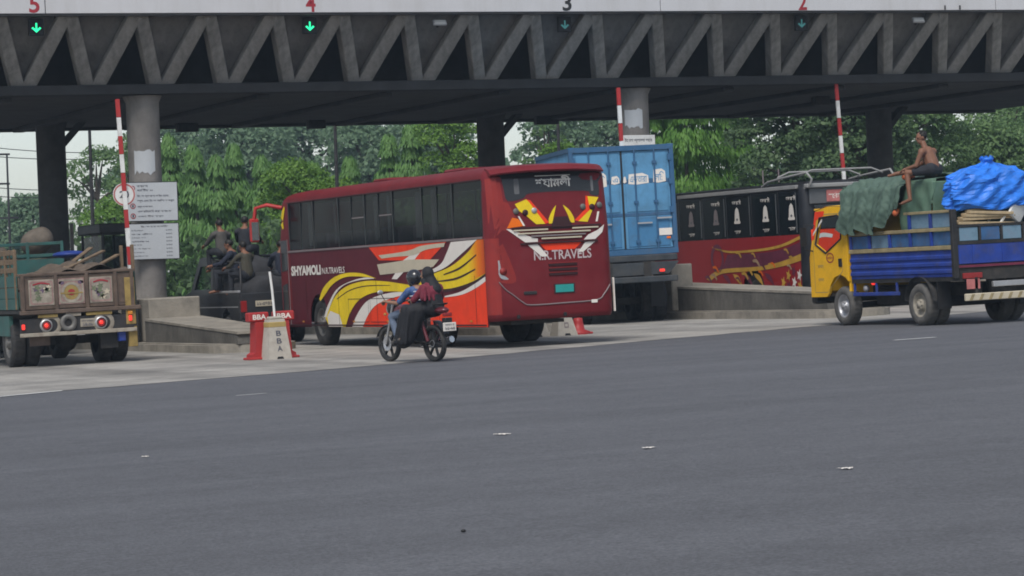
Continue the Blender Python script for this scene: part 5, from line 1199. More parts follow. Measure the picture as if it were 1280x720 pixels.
for s in (-1, 1):
    for i, z in enumerate((1.14, 1.36, 1.58)): MB().box(s * 1.17 - .04, s * 1.17 - .015, .08, 5.2, z, z + .205, .006).build('side_board', 'truck_teal', lt)
    for i in range(7 if s < 0 else 2): MB().box(s * 1.17 - .06, s * 1.17 + .0, .1 + .82 * i, .18 + .82 * i, 1.14, 2.30, .008).build('stake', 'old_timber', lt)
    for z in ((1.86, 2.02, 2.20) if s < 0 else ()): MB().box(s * 1.17 - .045, s * 1.17 - .02, .2, 5.2, z, z + .10, .006).build('side_slat', 'old_timber', lt)
    for i in range(12 if s < 0 else 0): MB().box(s * 1.17 - .018, s * 1.17 - .002, .24 + .4 * i, .31 + .4 * i, 1.82, 2.32).build('upright_slat', 'old_timber', lt)
    wheel(lt, s * 1.15, 1.30, .48, .26, s, dual=True); wheel(lt, s * 1.12, 5.9, .48, .27, s)
    MB().box(s * .4 - .08, s * .4 + .08, 0, 7.2, .78, 1.05).build('chassis_rail', 'chassis', lt)
for y in (1.3, 5.9): MB().box(-.9, .9, y - .08, y + .08, .40, .56).build('axle', 'chassis', lt)
MB().sph((0, 1.3, .48), .24, 12, 8).build('differential', 'chassis', lt)
MB().box(-1.18, -1.1, 1.0, 3.5, .62, 1.02).build('side_skirt', 'truck_teal', lt)
MB().prism([(5.35, .7), (7.2, .7), (7.25, 1.5), (7.0, 2.15), (5.4, 2.15)], 'x', -1.1, 1.05).build('cab', 'truck_teal', lt)
MB().box(-1.11, 1.06, 5.9, 6.9, 1.5, 2.0).build('cab_window', 'rear_glass', lt)
# its load
ld = thing('soil_load', 'dark earth and rubble heaped in the painted truck bed', 'load', LF @ Matrix.Translation((0, 0, 1.14)))
mb = MB(); mb.grid(lambda u, v: (-1.12 + 2.16 * u, .12 + 5.0 * v, .30 + .38 * math.sin(math.pi * u) * (.6 + .4 * math.sin(v * 5)) + .38 * u * (1 - v) + .05 * math.sin(u * 19 + v * 13) + .04 * math.sin(v * 37)), 30, 40); mb.build('heap', 'soil', ld, fix=False)
for i, (p0, p1, lb) in enumerate((((-.3, .4, 1.82), (1.0, 1.8, 2.22), 'long rough plank slanting up to the right over the painted truck'), ((.35, .3, 1.86), (1.05, .9, 2.12), 'short bent plank at the right of the painted truck load'), ((-.1, .8, 1.88), (.95, 2.6, 2.30), 'rear rough plank sloping over the painted truck load'))):
    o = MB().beam((0, 0, 0), tuple(Vector(p1) - Vector(p0)), .10, .035, (0, 0, 1), .004).build('plank', 'old_timber'); o.matrix_world = LF @ Matrix.Translation(p0); tag(o, lb, 'plank', 'planks on the painted truck')
o = MB().sph((0, 0, 0), (.36, .4, .08), 14, 8).build('blue_sheet', 'blue_sheet'); o.matrix_world = LF @ Matrix.Translation((.75, 3.6, 2.20)); tag(o, 'folded bright blue sheet lying on the painted truck load', 'sheet')

# green truck ahead of it
GF = frame(14.5, 63.2)
gt = thing('green_truck', 'dark green open truck ahead of the painted truck at far left', 'truck', GF)
MB().box(-1.2, 1.2, 0, 4.6, 1.1, 1.18).build('bed_floor', 'chassis', gt)
for z in (1.20, 1.44, 1.68, 1.92): MB().box(-1.2, 1.2, -.03, .02, z, z + .2, .006).build('tail_board', 'truck_teal', gt)
for z in (2.22, 2.48): MB().box(-1.22, 1.22, -.04, .03, z, z + .07, .008).build('top_rail', 'truck_teal', gt)
for x in (-1.18, -.4, .4, 1.18): MB().box(x - .035, x + .035, -.05, -.031, 1.18, 2.56, .006).build('stake', 'truck_teal', gt)
for s in (-1, 1):
    for z in (1.20, 1.50, 1.80, 2.22, 2.48): MB().box(s * 1.2 - .02, s * 1.2 + .02, .05, 4.6, z, z + (.26 if z < 2 else .07), .006).build('side_board', 'truck_teal', gt)
    wheel(gt, s * 1.15, 1.2, .48, .26, s, dual=True); wheel(gt, s * 1.12, 5.3, .48, .27, s)
    MB().box(s * .4 - .08, s * .4 + .08, 0, 6.4, .78, 1.09).build('chassis_rail', 'chassis', gt)
for y in (1.2, 5.3): MB().box(-.9, .9, y - .08, y + .08, .40, .56).build('axle', 'chassis', gt)
MB().prism([(4.8, .7), (6.6, .7), (6.65, 1.5), (6.4, 2.5), (4.85, 2.5)], 'x', -1.15, 1.15).build('cab', 'truck_teal', gt)
MB().box(-1.16, 1.16, 5.3, 6.3, 1.6, 2.3).build('cab_window', 'rear_glass', gt)
MB().box(-.5, .5, 4.82, 4.86, 1.9, 2.3).build('rear_cab_window', 'rear_glass', gt) if False else None
for i, (x, y, z, r_, lb) in enumerate((( .85, .9, 2.58, (.38, .5, .32), 'large brown sack mound on top of the green truck'), (-.2, 1.5, 2.2, (.6, .7, .4), 'low brown sack on the green truck left of the mound'))):
    mb = MB(); mb.sph((0, 0, 0), r_, 18, 12); mb.v = [(a + .03 * math.sin(b * 9 + c * 5), b, c + .03 * math.sin(a * 8)) for a, b, c in mb.v]
    o = mb.build('sack', 'sack'); o.matrix_world = GF @ Matrix.Translation((x, y, z)); tag(o, lb, 'sack', 'sacks on the green truck')
o = MB().box(-1.0, 1.0, .2, 4.4, 0, 1.0, .1).build('crate_load', 'soil'); o.matrix_world = GF @ Matrix.Translation((0, 0, 1.19)); tag(o, 'dark load filling the green truck bed under the sacks', 'load')

# ------------------------------------------------------------------ dark pickup
mat('pickup_paint', (0.028, 0.030, 0.034), 0.4, var=0.2, dirt=((0.05, 0.048, 0.045), 0.5, 4), coat=0.2)
mat('pickup_load', (0.03, 0.03, 0.033), 0.9, var=0.3, scale=5)
PF = frame(20.05, 61.4)
pk = thing('pickup', 'dark pickup crowded with people in the lane ahead of the maroon bus', 'pickup', PF)
for s in (-1, 1):
    body = [(.0, .50), (.0, 1.18), (2.0, 1.18), (2.02, 1.90), (2.25, 2.02), (3.1, 2.0), (3.75, 1.25), (4.5, 1.12), (4.6, .5)] + [(3.98, .5), (3.85, .75), (3.6, .85), (3.35, .75), (3.22, .5)] + [(1.38, .5), (1.25, .75), (1.0, .85), (.75, .75), (.62, .5)]
    wn_ = [(2.16, 1.28), (2.16, 1.84), (3.02, 1.82), (3.48, 1.28)]
    plate('body_side', [body, wn_], lambda a, b, h, s=s: (s * (.84 - .08 * max(0, b - 1.2)) + h, a, b), .05, 'pickup_paint', pk, .004)
    decal('side_window', wn_, lambda a, b, s=s: (s * (.835 - .08 * max(0, b - 1.2)), a, b), 'cab_glass', pk)
    MB().box(s * .82, s * .88, .02, 1.98, 1.185, 1.24, .01).build('bed_rail', 'silver', pk)
    MB().box(s * .84, s * .875, .1, 4.4, .86, .885).build('side_trim', 'silver', pk)
    wheel(pk, s * .86, 1.0, .33, .2, s); wheel(pk, s * .86, 3.6, .33, .2, s)
    MB().box(s * .70, s * .84, -.03, .03, .75, 1.0, .01).build('tail_lamp', 'lamp_red_off', pk)
    MB().tube([(s * .80, .05, 1.2), (s * .78, .05, 1.85), (s * .78, 1.95, 1.95)], .025, 6).build('bed_hoop', 'dark_metal', pk)
for y in (1.0, 3.6): MB().box(-.7, .7, y - .05, y + .05, .28, .38).build('axle', 'chassis', pk)
MB().box(-.80, .80, .05, 4.4, .50, .58).build('floor_pan', 'chassis', pk); MB().box(-.8, .8, .05, 1.98, .60, .70).build('bed_floor', 'dark_metal', pk)
MB().box(-.81, .81, -.02, .04, .62, 1.17, .01).build('tailgate', 'pickup_paint', pk)
MB().box(-.76, .76, 1.99, 2.04, .7, 1.95, .01).build('cab_back', 'pickup_paint', pk)
MB().box(-.76, .76, 2.05, 3.08, 1.985, 2.03, .015).build('cab_roof', 'pickup_paint', pk)
mb = MB(); mb.add([(-.74, 3.1, 1.98), (.74, 3.1, 1.98), (.8, 3.74, 1.26), (-.8, 3.74, 1.26)], [(0, 1, 2, 3)]); mb.build('windscreen', 'cab_glass', pk, fix=False)
MB().prism([(3.76, .5), (4.55, .5), (4.5, 1.08), (3.76, 1.22)], 'x', -.80, .80).build('bonnet', 'pickup_paint', pk)
MB().box(-.85, .85, -.12, -.03, .46, .58, .02).build('rear_bumper', 'dark_metal', pk)
mb = MB(); mb.sph((0, .0, 0), (.74, 1.05, .46), 18, 12); mb.sph((0, .55, .40), (.62, .42, .46), 16, 10); mb.v = [(max(-.74, min(.74, a * 1.25)) + .02 * math.sin(b * 11 + c * 7), max(-.92, min(.92, b * 1.2)), c + .03 * math.sin(a * 9 + b * 4)) for a, b, c in mb.v]
o = mb.build('bundle_load', 'pickup_load'); o.matrix_world = PF @ Matrix.Translation((0, 1.02, 1.16)); tag(o, 'dark covered load bulging from the pickup bed under the riders', 'load')
MB().box(-.50, -.08, -.035, -.022, .86, .99, .004).build('number_plate', 'livery_beige', pk)
text('lettering', '১১-৫৭৪২', lambda a, b: (-.47 + .36 * a, -.04, .885 + .075 * b), 'sign_ink', pk, .02)

# ------------------------------------------------------------------ plastic barriers marked BBA
mat('barrier_red', (0.36, 0.025, 0.025), 0.5, var=0.12, dirt=((0.2, 0.03, 0.03), 0.5, 6))
mat('barrier_white', (0.42, 0.39, 0.34), 0.7, var=0.12, scale=5, dirt=((0.26, 0.22, 0.18), 0.6, 6))
mat('tape_ochre', (0.36, 0.26, 0.09), 0.7, var=0.2)
def red_barrier(X, Y, rot, label, group):
    t = thing('water_barrier', label, 'barrier', frame(X, Y, rot), group)
    mb = MB(); pr = [(-.19, 0), (.19, 0), (.19, .10), (.12, .14), (.10, .40), (.085, .70), (-.085, .70), (-.10, .40), (-.12, .14), (-.19, .10)]
    mb.prism(pr, 'y', -.14, .14); mb.build('body', 'barrier_red', t)
    MB().box(-.20, .20, -.10, .10, .705, .88, .02).build('head_panel', 'barrier_red', t)
    text('lettering', 'BBA', lambda a, b: (-.13 + .27 * a, -.104, .745 + .095 * b), 'livery_white', t, .03, 'white letters BBA')
    for z in (.25, .42): MB().lathe([(.03, -.145), (.03, -.142)], (0, 0, z), 'y', 10).build('filler_hole', 'number_red', t)
    MB().box(-.25, .25, -.18, .18, 0, .05, .015).build('foot', 'barrier_red', t)
red_barrier(16.28, 51.05, 6, 'left red plastic barrier reading BBA behind the white barrier', 'red plastic barriers')
red_barrier(16.80, 51.1, -8, 'right red plastic barrier reading BBA beside the bus front wheel', 'red plastic barriers')
def white_barrier(X, Y, rot, h, label, letters=True):
    t = thing('white_barrier', label, 'barrier', frame(X, Y, rot), 'off-white tapered barriers')
    k = h / .74; mb = MB()
    vs = [(-.23, -.2, 0), (.23, -.2, 0), (.23, .2, 0), (-.23, .2, 0), (-.15, -.12, h), (.15, -.12, h), (.15, .12, h), (-.15, .12, h)]
    mb.add(vs, [(0, 1, 5, 4), (1, 2, 6, 5), (2, 3, 7, 6), (3, 0, 4, 7), (4, 5, 6, 7), (3, 2, 1, 0)]); mb.build('body', 'barrier_white', t)
    f_ = lambda a, b: (a, -.2 + .08 * b / h - .004, b)
    decal('foot_notch', [(-.07, .002), (.07, .002), (.05, .05), (-.05, .05)], f_, 'black', t)
    if letters:
        MB().box(-.17, .17, -.14, .14, h * .80, h * .93, .008).build('tape_band', 'tape_ochre', t)
        for i, c_ in enumerate('BBA'): text('letter', c_, lambda a, b, i=i: f_(-.045 + .10 * a, h * (.58 - .19 * i) + .10 * b), 'sign_ink', t, .025)
        MB().box(-.12, .12, -.10, .10, h, h + .05, .015).build('cap', 'barrier_white', t)
    else:
        decal('stencil_mark', [[(-.05, h * .45), (.05, h * .45), (.05, h * .75), (-.05, h * .75)], [(-.03, h * .52), (.03, h * .52), (.03, h * .68), (-.03, h * .68)]], f_, 'trim_grey', t)
    return t
white_barrier(16.52, 50.75, 4, .74, 'tall off-white barrier with black letters BBA and ochre band')
o = MB().tube([(0, 0, 0), (-.02, 0, .5), (-.05, 0, .86)], .024, 8).build('white_pole', 'white_paint'); o.matrix_world = frame(16.56, 50.85) @ Matrix.Translation((0, 0, .76)); tag(o, 'worn white pole standing out of the lettered barrier', 'pole')
white_barrier(23.62, 53.7, 3, .36, 'small off-white barrier block right behind the bus rear wheel', False)
white_barrier(23.12, 53.9, -10, .32, 'small off-white barrier block half hidden by the bus rear wheel', False)
t = thing('red_cone', 'squat red plastic barrier foot right of the white block', 'barrier', frame(23.98, 53.75))
MB().lathe([(.23, 0), (.24, .06), (.13, .10), (.10, .26), (.09, .34), (.001, .35)], (0, 0, 0), 'z', 16).build('body', 'barrier_red', t)
MB().box(-.10, .26, -.16, .16, 0, .05, .015).build('foot', 'barrier_red', t)

# ------------------------------------------------------------------ litter
for i, (x, y, w, d, lb) in enumerate(((10.11, 24.47, .13, .08, 'small white paper scrap at the centre of the asphalt'), (10.11, 21.34, .12, .07, 'crumpled white paper scrap right of centre on the asphalt'),
                                      (10.0, 17.87, .10, .07, 'white paper scrap nearest the camera at lower right'), (6.95, 25.25, .06, .05, 'tiny white scrap alone on the left asphalt'))):
    q = random.Random(i); mb = MB()
    mb.grid(lambda u, v: (w * (u - .5) * (1 + .3 * math.sin(v * 4 + i)), d * (v - .5) * (1 + .4 * math.sin(u * 5)), .006 + .010 * abs(math.sin(u * 7 + v * 5 + i))), 6, 4, False)
    o = mb.build('paper_scrap', 'livery_white', fix=False); o.location = (x, y, gz(x)); o.rotation_euler = (0, 0, q.uniform(0, 3)); tag(o, lb, 'litter', 'paper scraps on the road')
o = MB().sph((0, 0, .015), (.018, .014, .010), 8, 6).build('pebble', 'black'); o.location = (6.3, 15.9, gz(6.3)); tag(o, 'tiny dark pebble alone in the near foreground asphalt', 'pebble')

# ------------------------------------------------------------------ motorcycle
mat('bike_black', (0.014, 0.014, 0.016), 0.3, coat=0.4)
mat('bike_red', (0.10, 0.012, 0.018), 0.35, coat=0.4)
BF = frame(17.08, 44.07, 14)
mc = thing('motorcycle', 'black motorcycle with red tail carrying two riders past the bus', 'motorcycle', BF)
def bwheel(y, r, disc_):
    mb = MB(); mb.lathe([(r * .80, -.035), (r * .90, -.05), (r * .98, -.035), (r, 0), (r * .98, .035), (r * .90, .05), (r * .80, .035), (r * .80, -.035)], (0, y, r), 'x', 30)
    w = mb.build('wheel', 'rubber', mc, fix=False); mb = MB()
    mb.lathe([(r * .81, -.028), (r * .74, -.02), (r * .74, .02), (r * .81, .028)], (0, y, r), 'x', 30)
    for k in range(6):
        a = 2 * math.pi * k / 6; mb.beam((0, y + .03 * math.cos(a), r + .03 * math.sin(a)), (0, y + r * .76 * math.cos(a + .15), r + r * .76 * math.sin(a + .15)), .03, .035, (1, 0, 0))
    mb.cyl((-.06, y, r), (.06, y, r), .045, n=12); mb.build('rim', 'dark_metal', w, fix=False)
    MB().lathe([(disc_, -.055), (disc_, -.048), (.05, -.048), (.05, -.055), (disc_, -.055)], (0, y, r), 'x', 22).build('brake_disc', 'silver', w, fix=False)
bwheel(0, .30, .06); bwheel(1.31, .30, .12)
for s in (-1, 1):
    MB().tube([(s * .075, 1.31, .30), (s * .075, 1.12, .78), (s * .075, 1.06, .95)], .022, 8).build('fork_leg', 'silver', mc)
    MB().tube([(s * .09, .0, .30), (s * .09, .45, .36)], .022, 6).build('swingarm', 'dark_metal', mc)
    MB().tube([(s * .11, .04, .34), (s * .13, .16, .66)], .03, 8).build('shock_absorber', 'bike_red', mc)
    MB().tube([(s * .05, 1.05, .97), (s * .22, 1.03, 1.02), (s * .34, .95, 1.0)], .015, 6).build('handlebar', 'dark_metal', mc)
    MB().tube([(s * .26, 1.0, 1.02), (s * .30, 1.05, 1.14)], .008, 5).build('mirror_stalk', 'black', mc)
    MB().sph((s * .31, 1.06, 1.17), (.06, .02, .04), 12, 8).build('mirror', 'silver', mc)
    MB().box(s * .10, s * .27, .78, .82, .285, .305, .005).build('footpeg', 'black', mc)
    MB().sph((s * .14, 1.20, .80), (.025, .035, .025), 8, 6).build('indicator', 'lamp_amber', mc)
mb = MB(); mb.grid(lambda u, v: (.06 * (v - .5) * 2, 1.31 + .335 * math.cos(math.pi * (.12 + .62 * u)), .30 + .335 * math.sin(math.pi * (.12 + .62 * u)) - .03 * (2 * v - 1) ** 2), 12, 4); mb.build('front_fender', 'bike_black', mc, fix=False)
MB().sph((0, .82, .83), (.14, .27, .13), 14, 10).build('fuel_tank', 'bike_red', mc)
MB().sph((0, 1.16, .90), (.11, .11, .14), 12, 8).build('headlamp_cowl', 'bike_black', mc)
MB().sph((0, 1.24, .88), (.08, .05, .09), 12, 8).build('headlamp', 'lamp_clear', mc)
mb = MB(); mb.tube([(0, .62, .80), (0, .35, .80), (0, .05, .84), (0, -.20, .88)], [.10, .13, .12, .07], 10); mb.build('seat', 'bike_black', mc)
MB().box(-.13, .13, .42, .82, .30, .62, .05).build('engine', 'dark_metal', mc); MB().box(-.11, .11, .30, .5, .55, .72, .03).build('side_panel', 'bike_black', mc)
MB().tube([(0, 1.05, .85), (0, .95, .45), (0, .78, .28), (0, .35, .30)], .03, 6).build('frame_tube', 'bike_black', mc)
MB().tube([(.12, .75, .42), (.14, .55, .24), (.16, .2, .28), (.17, -.25, .36)], [.025, .03, .05, .055], 8).build('exhaust', 'chrome', mc)
mb = MB(); mb.grid(lambda u, v: (.07 * (v - .5) * 2, .0 + .35 * math.cos(math.pi * (.42 + .46 * u)), .33 + .35 * math.sin(math.pi * (.42 + .46 * u))), 10, 3); mb.build('rear_fender', 'bike_black', mc, fix=False)
MB().sph((0, -.24, .84), (.10, .16, .06), 12, 8).build('tail_cowl', 'bike_red', mc)
MB().tube([(-.10, .02, .90), (-.11, -.25, .95), (0, -.36, .95), (.11, -.25, .95), (.10, .02, .90)], .013, 6).build('grab_rail', 'black', mc)
MB().box(-.08, .08, -.42, -.36, .74, .80, .01).build('tail_lamp', 'lamp_red_off', mc)
MB().box(-.13, .13, -.445, -.435, .50, .64, .004).build('number_plate', 'livery_white', mc)
text('lettering', 'ঢাকা হ', lambda a, b: (-.09 + .18 * a, -.449, .585 + .035 * b), 'sign_ink', mc, .01); text('lettering', '২৫-৬৪', lambda a, b: (-.10 + .20 * a, -.449, .52 + .045 * b), 'sign_ink', mc, .02)
MB().box(-.07, .07, -.432, -.32, .60, .72, .01).build('plate_bracket', 'bike_black', mc)

# ------------------------------------------------------------------ people
mat('skin_brown', (0.185, 0.085, 0.05), 0.55, var=0.1, scale=6)
mat('skin_tan', (0.26, 0.14, 0.09), 0.55, var=0.1, scale=6)
mat('hair', (0.010, 0.009, 0.008), 0.6)
mat('denim', (0.10, 0.13, 0.19), 0.85, var=0.25, scale=9, dirt=((0.18, 0.21, 0.26), 0.5, 7))
mat('shirt_blue', (0.028, 0.065, 0.19), 0.8, var=0.3, scale=5, dirt=((0.20, 0.28, 0.42), 0.5, 8))
mat('shirt_pale', (0.42, 0.45, 0.50), 0.8, var=0.15)
mat('burqa', (0.012, 0.012, 0.015), 0.75, var=0.3, scale=5)
mat('shawl', (0.15, 0.018, 0.035), 0.8, var=0.3, scale=6)
mat('cloth_dark', (0.02, 0.022, 0.028), 0.85, var=0.25); mat('cloth_grey', (0.07, 0.065, 0.06), 0.85, var=0.25); mat('cloth_navy', (0.016, 0.02, 0.035), 0.85, var=0.25)
mat('cloth_olive', (0.055, 0.05, 0.035), 0.85, var=0.25); mat('lungi_orange', (0.42, 0.10, 0.035), 0.8, var=0.2)
mat('helmet', (0.02, 0.02, 0.024), 0.25, coat=0.5); mat('visor', (0.05, 0.055, 0.06), 0.12)
def fuse(mb, name, m, parent, voxel=.012, it=4):
    """one continuous skin over the overlapping volumes"""
    o = mb.build(name, m, parent, fix=False)
    r_ = o.modifiers.new('skin', 'REMESH'); r_.mode = 'VOXEL'; r_.voxel_size = voxel; r_.use_smooth_shade = True
    s_ = o.modifiers.new('soft', 'SMOOTH'); s_.factor = .5; s_.iterations = it
    return o
def head(mb, c, face, k=1.0, ears=True):
    """skull, jaw, nose, ears and brow; face: direction looked at"""
    f_ = Vector(face).normalized(); s_ = f_.cross(Vector((0, 0, 1))).normalized(); u_ = s_.cross(f_); c = Vector(c)
    T = Matrix((s_, f_, u_)).transposed()
    mb.sph(c + u_ * .02 * k, (.074 * k, .092 * k, .100 * k), 14, 10, T)
    mb.sph(c + f_ * .028 * k - u_ * .055 * k, (.056 * k, .062 * k, .062 * k), 12, 8, T)
    mb.sph(c + f_ * .10 * k - u_ * .012 * k, (.014 * k, .018 * k, .024 * k), 8, 6, T)
    mb.sph(c + f_ * .085 * k + u_ * .022 * k, (.05 * k, .012 * k, .010 * k), 8, 6, T)
    mb.sph(c + f_ * .088 * k - u_ * .052 * k, (.024 * k, .010 * k, .008 * k), 8, 6, T)
    if ears:
        for q in (-1, 1): mb.sph(c + s_ * q * .078 * k, (.012 * k, .022 * k, .032 * k), 8, 6, T)
    return c, f_, s_, u_
def eyes(parent, c, face, k=1.0):
    f_ = Vector(face).normalized(); s_ = f_.cross(Vector((0, 0, 1))).normalized(); u_ = s_.cross(f_)
    for q in (-1, 1): MB().sph(Vector(c) + f_ * .083 * k + s_ * q * .031 * k + u_ * .004 * k, .011 * k, 8, 6).build('eye', 'hair', parent)
def hand(mb, w, d, nrm, curl=.5, k=1.0):
    """palm, four unequal bent fingers and a thumb from the side of the palm; w wrist, d forward, nrm palm normal"""
    w, d, nrm = Vector(w), Vector(d).normalized(), Vector(nrm).normalized(); s_ = d.cross(nrm).normalized(); nrm = s_.cross(d)
    mb.cap(w, w + d * .055 * k, .026 * k, .030 * k, 8); mb.cap(w + d * .03 * k - s_ * .02 * k, w + d * .085 * k - s_ * .022 * k, .019 * k, .015 * k, 8); mb.cap(w + d * .03 * k + s_ * .02 * k, w + d * .085 * k + s_ * .022 * k, .019 * k, .015 * k, 8)
    for i, (o_, L_) in enumerate(((-.032, .068), (-.011, .078), (.011, .074), (.032, .058))):
        p = w + (d * .088 + s_ * o_) * k; q = p + (d * math.cos(curl * .6) - nrm * math.sin(curl * .6)) * L_ * .55 * k; e = q + (d * math.cos(curl * 1.5) - nrm * math.sin(curl * 1.5)) * L_ * .5 * k
        mb.cap(p, q, .0092 * k, .0085 * k, 6); mb.cap(q, e, .0085 * k, .007 * k, 6)
    p = w + (d * .03 - s_ * .03) * k; q = p + (d * .035 - s_ * .028 - nrm * .012) * k
    mb.cap(p, q, .012 * k, .0105 * k, 6); mb.cap(q, q + (d * .032 - s_ * .006 - nrm * .014) * k, .0105 * k, .008 * k, 6)
def person(name, label, base, mtx, group=None): return thing(name, label, 'person', mtx @ Matrix.Translation(base), group)

# rider
rb = Vector((0, .42, .84)); rd = person('person', 'motorcycle rider in blue shirt and jeans wearing a dark helmet', rb, BF)
J = lambda x, y, z: Vector((x, y, z)) - rb
mb = MB()
hc, f_, s_, u_ = head(mb, J(-.02, .47, 1.38), (-.25, 1, -.06), .98)
mb.cap(J(-.01, .44, 1.20), J(-.02, .46, 1.32), .052, .05); mb.cap(J(0, .40, .86), J(0, .43, 1.16), .12, .125)
for s in (-1, 1):
    mb.cap(J(s * .09, .46, .86), J(s * .20, .92, .76), .075, .055); mb.cap(J(s * .20, .92, .76), J(s * .20, .76, .38), .05, .036); mb.cap(J(s * .20, .74, .36), J(s * .20, .92, .325), .034, .028)
    mb.cap(J(s * .17, .44, 1.17), J(s * .27, .62, .98), .045, .037); mb.cap(J(s * .27, .62, .98), J(s * .31, .88, 1.01), .036, .026)
    hand(mb, J(s * .31, .89, 1.02), (0, 1, -.05), (0, .1, 1), 1.5)
fuse(mb, 'body', 'skin_tan', rd, .009)
mb = MB(); mb.cap(J(0, .40, .88), J(0, .43, 1.12), .140, .145); mb.cap(J(-.10, .43, 1.17), J(.10, .43, 1.17), .085, .085)
for s in (-1, 1): mb.cap(J(s * .17, .44, 1.17), J(s * .25, .59, 1.01), .066, .056)
fuse(mb, 'shirt', 'shirt_blue', rd, .014)
mb = MB()
for k in range(3): mb.tube([J(.15 * math.cos(a) * 1.05, .415 + .02 * k + .155 * math.sin(a), 1.02 + .07 * k) for a in [math.pi * 2 * j / 16 for j in range(17)]], .012, 5)
mb.build('shirt_stripes', 'shirt_pale', rd, fix=False)
mb = MB(); mb.cap(J(-.07, .40, .85), J(.07, .40, .85), .115, .115)
for s in (-1, 1): mb.cap(J(s * .09, .46, .86), J(s * .20, .92, .76), .092, .070); mb.cap(J(s * .20, .92, .76), J(s * .20, .77, .40), .068, .055)
fuse(mb, 'jeans', 'denim', rd, .013)
for s in (-1, 1):
    mb = MB(); mb.cap(J(s * .20, .73, .345), J(s * .20, .93, .325), .045, .036); fuse(mb, 'shoe', 'cloth_grey', rd, .011)
mb = MB(); mb.sph(hc + u_ * .015, (.125, .145, .135), 18, 12); mb.cap(hc + f_ * .07 - u_ * .085, hc + f_ * .075 - u_ * .07, .05, .05)
h_ = mb.build('helmet', 'helmet', rd, fix=False)
mb = MB(); mb.sph(hc + f_ * .045 + u_ * .005, (.10, .108, .055), 16, 8); mb.build('visor', 'visor', h_, fix=False)
# pillion passenger, side-saddle in black
pb = Vector((0, .08, .86)); ps = person('person', 'side-saddle pillion passenger in black robe and maroon shawl', pb, BF)
J = lambda x, y, z: Vector((x, y, z)) - pb
mb = MB(); hc, f_, s_, u_ = head(mb, J(-.05, .06, 1.43), (-.75, .6, -.1), .97, False)
mb.cap(J(-.02, .02, 1.2), J(-.04, .05, 1.37), .05, .05); mb.cap(J(0, .0, .92), J(-.01, .02, 1.18), .12, .12)
for s in (0, 1):
    y = .06 + .14 * s
    mb.cap(J(-.05, y, .90), J(-.36, y + .16, .86), .075, .055); mb.cap(J(-.36, y + .16, .86), J(-.34, y + .22, .44), .05, .034); mb.cap(J(-.34, y + .22, .43), J(-.44, y + .28, .395), .032, .026)
mb.cap(J(-.14, .12, 1.17), J(-.24, .24, .99), .042, .035); mb.cap(J(-.24, .24, .99), J(-.16, .36, 1.02), .033, .026); hand(mb, J(-.16, .37, 1.02), (.3, 1, 0), (0, 0, 1), .9, .9)
mb.cap(J(.13, -.06, 1.17), J(.20, .12, 1.0), .042, .035); mb.cap(J(.20, .12, 1.0), J(.12, .32, 1.0), .033, .026); hand(mb, J(.12, .33, 1.0), (-.3, 1, 0), (0, 0, 1), .9, .9)
fuse(mb, 'body', 'skin_tan', ps, .009)
mb = MB(); mb.cap(J(0, -.03, .90), J(-.02, .0, 1.16), .175, .15); mb.sph(J(.0, .03, .88), (.20, .21, .13), 16, 10)
mb.cap(J(-.04, .05, .89), J(-.32, .18, .86), .12, .11); mb.cap(J(-.05, .17, .88), J(-.33, .31, .86), .11, .10)
mb.cap(J(-.32, .18, .85), J(-.33, .26, .40), .11, .10, 14); mb.cap(J(-.32, .31, .85), J(-.33, .42, .34), .10, .11, 14); mb.cap(J(-.33, .26, .80), J(-.335, .34, .36), .11, .11, 14); mb.cap(J(-.20, .10, .86), J(-.27, .20, .50), .12, .08)
for k in range(6):
    a = k / 5; mb.cap(J(-.41, .12 + .26 * a, .80), J(-.44 + .02 * math.sin(k * 2.3), .20 + .30 * a, .33), .018, .028, 6)
fuse(mb, 'robe', 'burqa', ps, .013, 5)
mb = MB(); mb.sph(hc + Vector((.01, -.015, .02)), (.098, .118, .12), 16, 10); mb.cap(hc + Vector((.02, -.04, -.04)), J(0, -.04, 1.18), .09, .14); mb.cap(hc + Vector((-.05, .02, -.10)), J(-.05, .03, 1.20), .055, .11)
fuse(mb, 'veil', 'burqa', ps, .012, 4)
mb = MB(); mb.cap(J(-.15, .04, 1.21), J(.12, -.02, 1.21), .075, .075); mb.sph(J(-.02, .0, 1.24), (.13, .12, .12), 16, 10); mb.sph(J(-.03, -.05, 1.14), (.185, .115, .13), 16, 10); mb.cap(J(-.16, .04, 1.19), J(-.25, .18, 1.03), .07, .06); mb.cap(J(-.16, -.03, 1.18), J(-.20, -.02, 1.06), .07, .06); mb.cap(J(.12, -.03, 1.19), J(.20, .07, 1.04), .075, .065)
for k in range(5): mb.cap(J(-.20 + .06 * k, -.12 + .015 * abs(k - 2), 1.24), J(-.23 + .075 * k, -.15 + .02 * abs(k - 2), 1.02), .018, .026, 6)
fuse(mb, 'shawl', 'shawl', ps, .012, 5)
for y in (.40, .52): fuse(MB().cap(J(-.33, y - .10, .41), J(-.45, y - .03, .385), .042, .034), 'shoe', 'cloth_grey', ps, .011)

